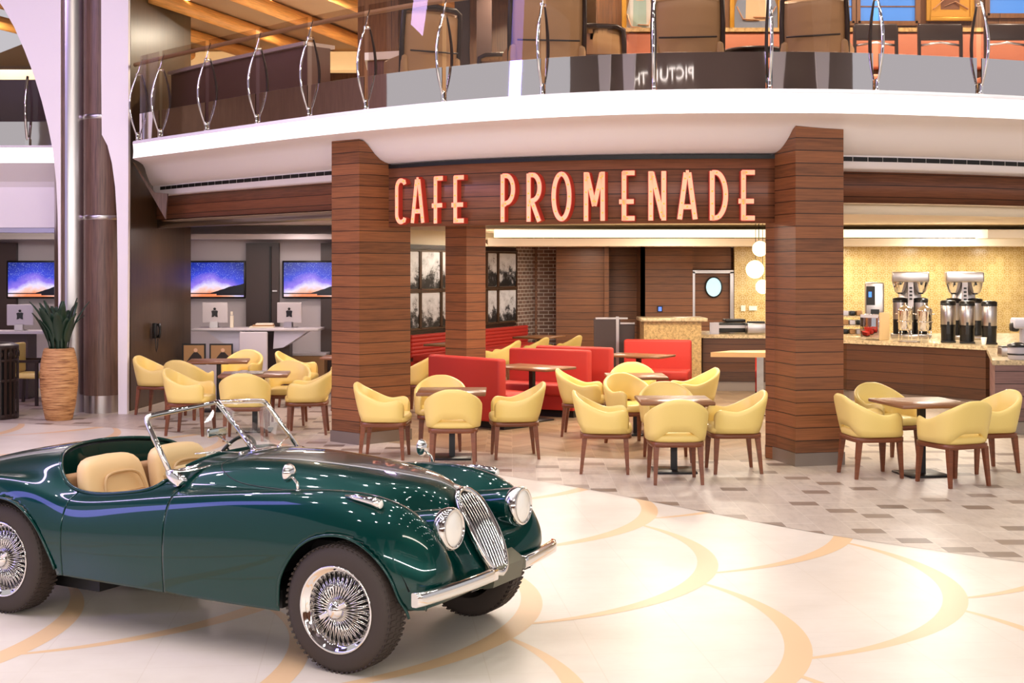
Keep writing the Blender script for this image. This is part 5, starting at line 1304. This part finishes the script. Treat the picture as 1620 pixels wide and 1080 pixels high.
# surface lookup for seams and trim
flatS = Sf.reshape(-1, 3)
def surf_z(x, y):
    d = (flatS[:, 0]-x)**2+(flatS[:, 1]-y)**2; k = np.argsort(d)[:8]; k = [q for q in k if flatS[q, 2] > .45] or list(k)
    w = 1/(d[k]+1e-5); return float((flatS[k, 2]*w).sum()/w.sum())
pts = [(float(p[0]), float(p[1]), surf_z(p[0], p[1])+.002) for p in CK]
zs = [p[2] for p in pts]; n = len(zs)
for _ in range(3): zs = [(zs[i-1]+2*zs[i]+zs[(i+1) % n])/4 for i in range(n)]
pts = [(p[0], p[1], z) for p, z in zip(pts, zs)]
b = MB(); b.tube(pts, .011, 8, closed=True); b.build('cockpit_bead', M['paint'], car)
# wheel arch lips
sidepts = flatS[(flatS[:, 1] < -.5)]
def surf_y(x, z):
    d = (sidepts[:, 0]-x)**2+(sidepts[:, 2]-z)**2; k = np.argsort(d)[:40]; k = k[np.argsort(sidepts[k, 1])][:6]
    return float(sidepts[k, 1].mean())
for arcs in (FA, RA):
    P = [(float(p[0]), surf_y(p[0], max(p[1], .30)), float(p[1])) for p in arcs if p[1] > .30]
    ys = [p[1] for p in P]
    for _ in range(4): ys = [ys[0]]+[(ys[i-1]+2*ys[i]+ys[i+1])/4 for i in range(1, len(ys)-1)]+[ys[-1]]
    for s in (-1, 1):
        b = MB(); b.tube([(p[0], -s*y-(-s)*.004*0, p[2]) for p, y in zip(P, ys)], .008, 8); b.build('wheel_arch_lip', M['paint'], car)
# bonnet seam and ridge
hs = [(.255, 0), (.25, .16), (.245, .26), (.225, .34), (.235, .40), (.30, .455), (.45, .485), (.75, .455), (1.1, .395), (1.35, .335), (1.52, .28)]
for s in (-1, 1):
    b = MB(); P = [(float(p[0]), s*float(p[1]), surf_z(p[0], p[1])-.0005) for p in catmull(hs, 4)]; b.tube(P, .0035, 6); b.build('bonnet_seam', M['blackplastic'], car)
# underbody and wheel wells
b = MB(); b.prism([(-2.1, -.5), (1.5, -.5), (1.5, .5), (-2.1, .5)], .27, .40); b.box((0.2, 0, .33), (1.4, 1.36, .10)); b.box((-1.22, 0, .40), (1.15, 1.0, .5)); b.box((1.2, 0, .45), (.5, .98, .36)); b.build('underbody', M['dark'], car)
for x in (1.30, -1.23):
    for s in (-1, 1):
        b = MB(); arc_ = [(x+.45*math.cos(PI*(.12+.76*k/20)), .30+.45*math.sin(PI*(.12+.76*k/20))) for k in range(21)]
        b.grid([[(p[0], s*.48, p[1]), (p[0], s*.69, p[1])] for p in arc_], 0, True); b.build('wheel_well', M['dark'], car)
# cockpit tub
b = MB(); top = [(p[0]*.985-.01, p[1]*.985, surf_z(p[0], p[1])-.02) for p in CK]; mid = [(p[0]*.97-.02, p[1]*.97, .42) for p in CK]
b.grid([top+[top[0]], mid+[mid[0]]], 0, True); b.build('cockpit_lining', M['paint'], car)
b = MB(); b.prism([(float(p[0])*.97-.02, float(p[1])*.97) for p in CK], .40, .42); fixn(b.build('floor_carpet', M['tandark'], car))
b = MB(); b.box((-.93, 0, .62), (.10, 1.04, .44), bevel=.03); b.build('rear_bulkhead', M['tandark'], car)
b = MB(); b.box((-.02, 0, .86), (.05, 1.02, .20), bevel=.02); b.build('dashboard', M['tan'], car)
b = MB(); b.box((-.40, 0, .50), (.85, .16, .18), bevel=.04); b.build('tunnel', M['tandark'], car)
for s in (-1, 1):
    b = MB(); y0 = s*.30
    rows = []
    for k in range(9):                                     # seat back, rounded shell leaning back
        t_ = k/8; z = .52+.44*t_; w = .272*(1-.20*t_**3); x = -.66-.13*t_
        if k == 8: w *= .80
        ring = []
        for q in range(24):
            a = 2*PI*q/24; c_, s_ = math.cos(a), math.sin(a)
            ring.append((x+sgn(c_)*abs(c_)**.6*(.075 if k < 8 else .045), y0+sgn(s_)*abs(s_)**.55*w, z))
        rows.append(ring)
    b.grid(rows, 0, True, closed_v=True); o_ = len(b.v)-24; b.f.append(tuple(o_+q for q in range(24))); b.m.append(0); b.s.append(True)
    sb = b.build('seat_back', M['tan'], car); md = sb.modifiers.new('soft', 'SUBSURF'); md.levels = 1; md.render_levels = 1
    b = MB(); U_ = [(-.585, y0-.175, .56), (-.61, y0-.17, .70), (-.655, y0-.135, .83), (-.672, y0, .855), (-.655, y0+.135, .83), (-.61, y0+.17, .70), (-.585, y0+.175, .56)]
    b.tube([tuple(p) for p in catmull(U_, 5)], .010, 8); b.build('seat_piping', M['tanseam'], sb)
    b = MB()
    for z_ in (.62, .68, .74): b.tube([(-.565-.10*(z_-.52)/.44, y0-.15, z_), (-.560-.10*(z_-.52)/.44, y0, z_), (-.565-.10*(z_-.52)/.44, y0+.15, z_)], .004, 6)
    b.build('seat_seams', M['tanseam'], sb)
    b = MB(); b.box((-.40, y0, .54), (.50, .48, .16), bevel=.05, seg=4); b.build('seat_cushion', M['tan'], car)
# steering wheel on the far side
T = Matrix.Translation((-.27, .30, .86)) @ Matrix.Rotation(math.radians(-68), 4, 'Y')
b = MB(); b.tube([(.19*math.cos(2*PI*k/36), .19*math.sin(2*PI*k/36), 0) for k in range(36)], .012, 8, closed=True, M=T); sw = b.build('steering_wheel', M['blackplastic'], car)
b = MB()
for k in range(4): a = PI/4+k*PI/2; b.tube([(0, 0, -.01), (.19*math.cos(a), .19*math.sin(a), 0)], .007, 6, M=T)
b.build('spokes', M['blackplastic'], sw)
# ---- windscreen
TC, BC_ = Vector((-.15, 0, 1.285)), Vector((.14, 0, 1.005))
for s in (-1, 1):
    TS, BS = Vector((-.225, s*.535, 1.24)), Vector((.02, s*.60, .935))
    TS2 = TS+Vector((.035, s*.022, -.045)); TS1 = TS+(TC-TS)*.10+Vector((0, 0, .002))
    loop = [BC_, TC]+[tuple(p) for p in catmull([TC*.3+TS1*.7, TS1, TS+Vector((.006, s*.004, -.006)), TS2, TS2*.7+BS*.3], 5)]+[BS]
    b = MB(); b.tube(loop, .0165, 8); b.build('windscreen_frame', M['chrome'], car)
    b = MB(); b.tube([BC_, BC_*.5+BS*.5+Vector((.02, 0, .0)), BS], .012, 8); b.build('windscreen_sill', M['chrome'], car)
    b = MB(); n_ = Vector((.004, 0, .002)); q = [BC_, TC, TS1, TS, TS2, BS, BC_*.5+BS*.5+Vector((.02, 0, 0))]
    b.add([tuple(p) for p in q]+[tuple(p+n_) for p in q], [tuple(range(7)), tuple(range(13, 6, -1))]+[(i, i+7, (i+1) % 7+7, (i+1) % 7) for i in range(7)]); b.build('windscreen_glass', M['glass'], car)
    # cast foot: a curved blade sweeping down onto the scuttle
    rows = []
    for k in range(9):
        t_ = k/8; ctr = Vector((.015+.075*t_, s*(.60+.012*t_-.01*t_*t_), .945-.085*t_)); w_ = .034+.050*math.sin(PI*min(1, t_*1.15))*.8
        if k == 8: w_ = .012
        rows.append([(ctr.x-w_, ctr.y, ctr.z-.004), (ctr.x-w_*.4, ctr.y+s*.014, ctr.z+.006), (ctr.x+w_*.5, ctr.y+s*.012, ctr.z+.010), (ctr.x+w_*1.3, ctr.y-s*.004, ctr.z+.006), (ctr.x+w_*.4, ctr.y-s*.014, ctr.z), (ctr.x-w_*.5, ctr.y-s*.012, ctr.z-.004)])
    b = MB(); b.grid(rows, 0, True, closed_v=True); b.f.append((0, 1, 2, 3, 4, 5)); b.m.append(0); b.s.append(True)
    P = [(.02, s*.60, .945), (.10, s*.52, .945), (.15, s*.42, .962), (.18, s*.26, .985)]; b.tube([tuple(p) for p in catmull(P, 5)], [.020-.012*k/15 for k in range(16)], 8, flat=(1.2, .6)); fixn(b.build('windscreen_foot', M['chrome'], car))
b = MB(); b.tube([(.20, 0, .995), BC_, TC], [.017, .017, .013], 10); b.sphere(tuple(TC), .016, 12); b.build('centre_post', M['chrome'], car)
b = MB(); b.box((-.19, .04, 1.09), (.02, .17, .055), bevel=.008); b.tube([(-.18, .04, 1.07), (-.06, .02, 1.02)], .006, 6); b.build('rear_view_mirror', M['chrome'], car)
for s in (-1, 1):
    b = MB(); b.tube([(.19, s*.18, 1.012), (.13, s*.30, 1.03), (.06, s*.44, 1.03)], .004, 6); b.sphere((.19, s*.18, 1.005), .016, 10); b.build('wiper', M['chrome'], car)
b = MB(); b.box((.215, 0, 1.012), (.05, .20, .02), bevel=.006); b.build('scuttle_vent', M['chrome'], car)
# ---- wing mirrors
for s, x in ((-1, .90), (1, 1.00)):
    z0 = surf_z(x+.04, s*.60); b = MB(); b.tube([(x+.05, s*.605, z0-.01), (x+.045, s*.605, z0+.035), (x+.015, s*.60, z0+.06), (x-.02, s*.595, z0+.075)], [.012, .008, .007, .008], 8); b.sphere((x+.05, s*.605, z0), .016, 10, sc=(1, 1, .4)); mm = b.build('wing_mirror', M['chrome'], car)
    T = Matrix.Translation((x-.02, s*.595, z0+.088)) @ Matrix.Rotation(-PI/2, 4, 'Y'); b = MB(); b.lathe([(.0001, -.035), (.025, -.03), (.045, -.012), (.052, .004), (.050, .010), (.0001, .010)], 28, 0, T); b.build('mirror_head', M['chrome'], mm)
# ---- headlamps and torpedo side lamps
for s in (-1, 1):
    c = Vector((1.785, s*.385, .742)); T = Matrix.Translation(c) @ Matrix.Rotation(PI/2-.05, 4, 'Y') @ Matrix.Rotation(0, 4, 'Z')
    b = MB(); b.lathe([(.02, -.55), (.05, -.45), (.083, -.28), (.100, -.12), (.106, -.03), (.106, .0)], 32, 0, T); b.build('headlamp_pod', M['paint'], car)
    b = MB(); b.lathe([(.104, -.045), (.112, -.03), (.115, -.01), (.114, .012), (.106, .026), (.094, .030), (.092, .02)], 36, 0, T, cap=False); hl = b.build('headlamp_rim', M['chrome'], car)
    b = MB(); b.lathe([(.0001, .040), (.04, .038), (.075, .030), (.093, .018)], 36, 0, T, cap=False); b.build('headlamp_lens', M['lampglass'], hl)
    b = MB(); b.tube([(1.275, s*.62, surf_z(1.275, s*.62)+.018), (1.34, s*.622, surf_z(1.34, s*.622)+.026), (1.46, s*.622, surf_z(1.46, s*.62)+.038), (1.50, s*.622, surf_z(1.50, s*.62)+.042)], [.006, .016, .024, .025], 12); sl = b.build('side_lamp', M['chrome'], car)
    b = MB(); b.sphere((1.502, s*.622, surf_z(1.50, s*.62)+.042), .022, 14, sc=(.5, 1, 1)); b.build('side_lamp_lens', M['lampglass'], sl)
    b = MB(); P = [(x, s*y, surf_z(x, y)+.001) for x, y in ((1.0, .555), (1.2, .53), (1.4, .50), (1.55, .47))]; b.tube(P, .004, 6); b.build('wing_bead', M['paint'], car)
# ---- grille: tall oval following the nose
GP = [(1.595, .872), (1.655, .80), (1.71, .72), (1.757, .64), (1.80, .555), (1.835, .475), (1.85, .43)]
gc = np.array(catmull([np.array(p) for p in GP], 6)); gl = np.concatenate([[0], np.cumsum(np.hypot(*np.diff(gc, axis=0).T))]); gl /= gl[-1]
def gpos(t): return np.array([np.interp(t, gl, gc[:, 0]), np.interp(t, gl, gc[:, 1])])
def gw(t): return .128*(max(0, 1-abs(2*t-.88)**2.6/(1.12**2.6 if t > .44 else .88**2.6)))**.5
rows = []
for sd in (1, -1):
    tt = np.linspace(0, 1, 40)
    for t_ in (tt if sd > 0 else tt[::-1][1:-1]): p = gpos(t_); rows.append((p[0]+.028-.35*gw(t_)**2, sd*gw(t_), p[1]+.012))
b = MB(); b.tube(rows, .019, 8, closed=True); gr = b.build('grille_surround', M['chrome'], car)
b = MB(); b.grid([[(gpos(t_)[0]+.002-.35*gw(t_)**2, y*gw(t_), gpos(t_)[1]+.008) for y in np.linspace(-1, 1, 7)] for t_ in np.linspace(0.02, .98, 24)], 0, True); b.build('grille_backing', M['dark'], gr)
for k in range(9):
    y = -.104+.026*k; ts = [t_ for t_ in np.linspace(.06, .985, 40) if gw(t_) > abs(y)+.004]
    if len(ts) < 3: continue
    b = MB(); b.tube([(gpos(t_)[0]+.030-.3*y*y, y, gpos(t_)[1]+.012) for t_ in ts], .0062, 6, flat=(1, 1.3)); b.build('grille_bar', M['chrome'], gr)
b = MB(); T = Matrix.Translation((1.60, 0, .892)) @ Matrix.Rotation(math.radians(38), 4, 'Y'); b.lathe([(.0001, .006), (.022, .004), (.027, 0)], 20, 0, T, cap=False); b.build('bonnet_badge', M['steel'], gr)
# ---- bumpers and plate
for s, ya, yb in ((-1, .07, .775), (1, .25, .76)):
    rows = []; sec = [(.020, -.030), (.024, -.022), (.024, .018), (.018, .030), (.008, .036), (-.012, .036), (-.016, .030), (-.016, -.030), (-.010, -.036), (.012, -.036)]
    for y in np.linspace(ya, yb, 14):
        x = 1.875-.05*max(0, (y-.15)/.6)**2-(.012 if y > yb-.01 else 0)
        rows.append([(x+p, s*y, .452+q) for p, q in sec])
    b = MB(); b.grid(rows, 0, True, closed_v=True)
    for st in (0, len(b.v)-10): b.f.append(tuple(st+q for q in range(10))); b.m.append(0); b.s.append(False)
    fixn(b.build('bumper', M['chrome'], car))
    b = MB(); b.box((1.78, s*.30, .43), (.20, .05, .05)); b.build('bumper_bracket', M['black'], car)
b = MB(); b.slab_xz([(1.80, .355), (1.86, .37), (1.885, .475), (1.80, .53)], -.06, .26); fixn(b.build('plate_panel', mat('grey_green_plate', (104, 104, 88), .35, .6), car))
# tail lamps and fuel lid are small but real
for s in (-1, 1):
    b = MB(); b.sphere((-2.18, s*.60, .57), .04, 14, sc=(.8, 1, 1)); b.build('tail_lamp', mat('red_lens', (170, 24, 18), .15), car)
# ---- wheels
def wheel(x, s):
    T = Matrix.Translation((x, s*.655, .335)) @ Matrix.Rotation(-s*PI/2, 4, 'X')          # +z of the lathe looks outboard
    b = MB(); b.lathe([(.222, -.085), (.245, -.090), (.300, -.086), (.325, -.070), (.334, -.055), (.3355, 0), (.334, .055), (.325, .070), (.300, .086), (.245, .090), (.222, .083)], 64, 0, T, cap=False)
    for k in range(64):
        for (zz_, w_) in ((-.045, .036), (.0, .03), (.045, .036)):
            a = 2*PI*(k+(.5 if zz_ == 0 else 0))/64; Tk = T @ Matrix.Rotation(a, 4, 'Z') @ Matrix.Translation((.3352, 0, zz_)); b.box((0, 0, 0), (.004, .019, w_), M=Tk)
        a = 2*PI*k/64
        for q in (-1, 1): Tk = T @ Matrix.Rotation(a, 4, 'Z') @ Matrix.Translation((.326, 0, q*.0715)) @ Matrix.Rotation(q*.75, 4, 'Y'); b.box((0, 0, 0), (.003, .014, .022), M=Tk)
    wh = b.build('wheel', M['tyre'], car)
    b = MB(); b.lathe([(.190, -.08), (.185, -.03), (.185, .05), (.200, .062), (.216, .070), (.228, .082), (.231, .090), (.226, .094), (.216, .086), (.204, .076)], 64, 0, T, cap=False); b.build('rim', M['chrome'], wh)
    b = MB(); b.lathe([(.185, -.04), (.06, -.045), (.0001, -.045)], 32, 0, T, cap=False); b.build('brake_drum', M['dark'], wh)
    b = MB()
    for k in range(36):
        a0 = 2*PI*k/36
        for sw_, zi, ri, zo in ((.16, .078, .050, .055), (-.16, .078, .050, .055)):
            b.tube([(ri*math.cos(a0), ri*math.sin(a0), zi), (.193*math.cos(a0+sw_), .193*math.sin(a0+sw_), zo)], .0028, 5, M=T)
        b.tube([(.055*math.cos(a0+.08), .055*math.sin(a0+.08), .01), (.188*math.cos(a0+.20), .188*math.sin(a0+.20), .02)], .0028, 5, M=T)
    b.build('wire_spokes', M['chrome'], wh)
    b = MB(); b.lathe([(.062, -.03), (.060, .05), (.055, .075), (.052, .092), (.046, .104), (.034, .118), (.018, .126), (.0001, .128)], 28, 0, T)
    for k in range(2): a = PI*k+.5; Tk = T @ Matrix.Rotation(a, 4, 'Z') @ Matrix.Translation((.065, 0, .108)); b.box((0, 0, 0), (.062, .026, .014), bevel=.005, M=Tk)
    b.build('knock_off_hub', M['chrome'], wh)
for x in (1.30, -1.23):
    for s in (-1, 1): wheel(x, s)
bm.free()
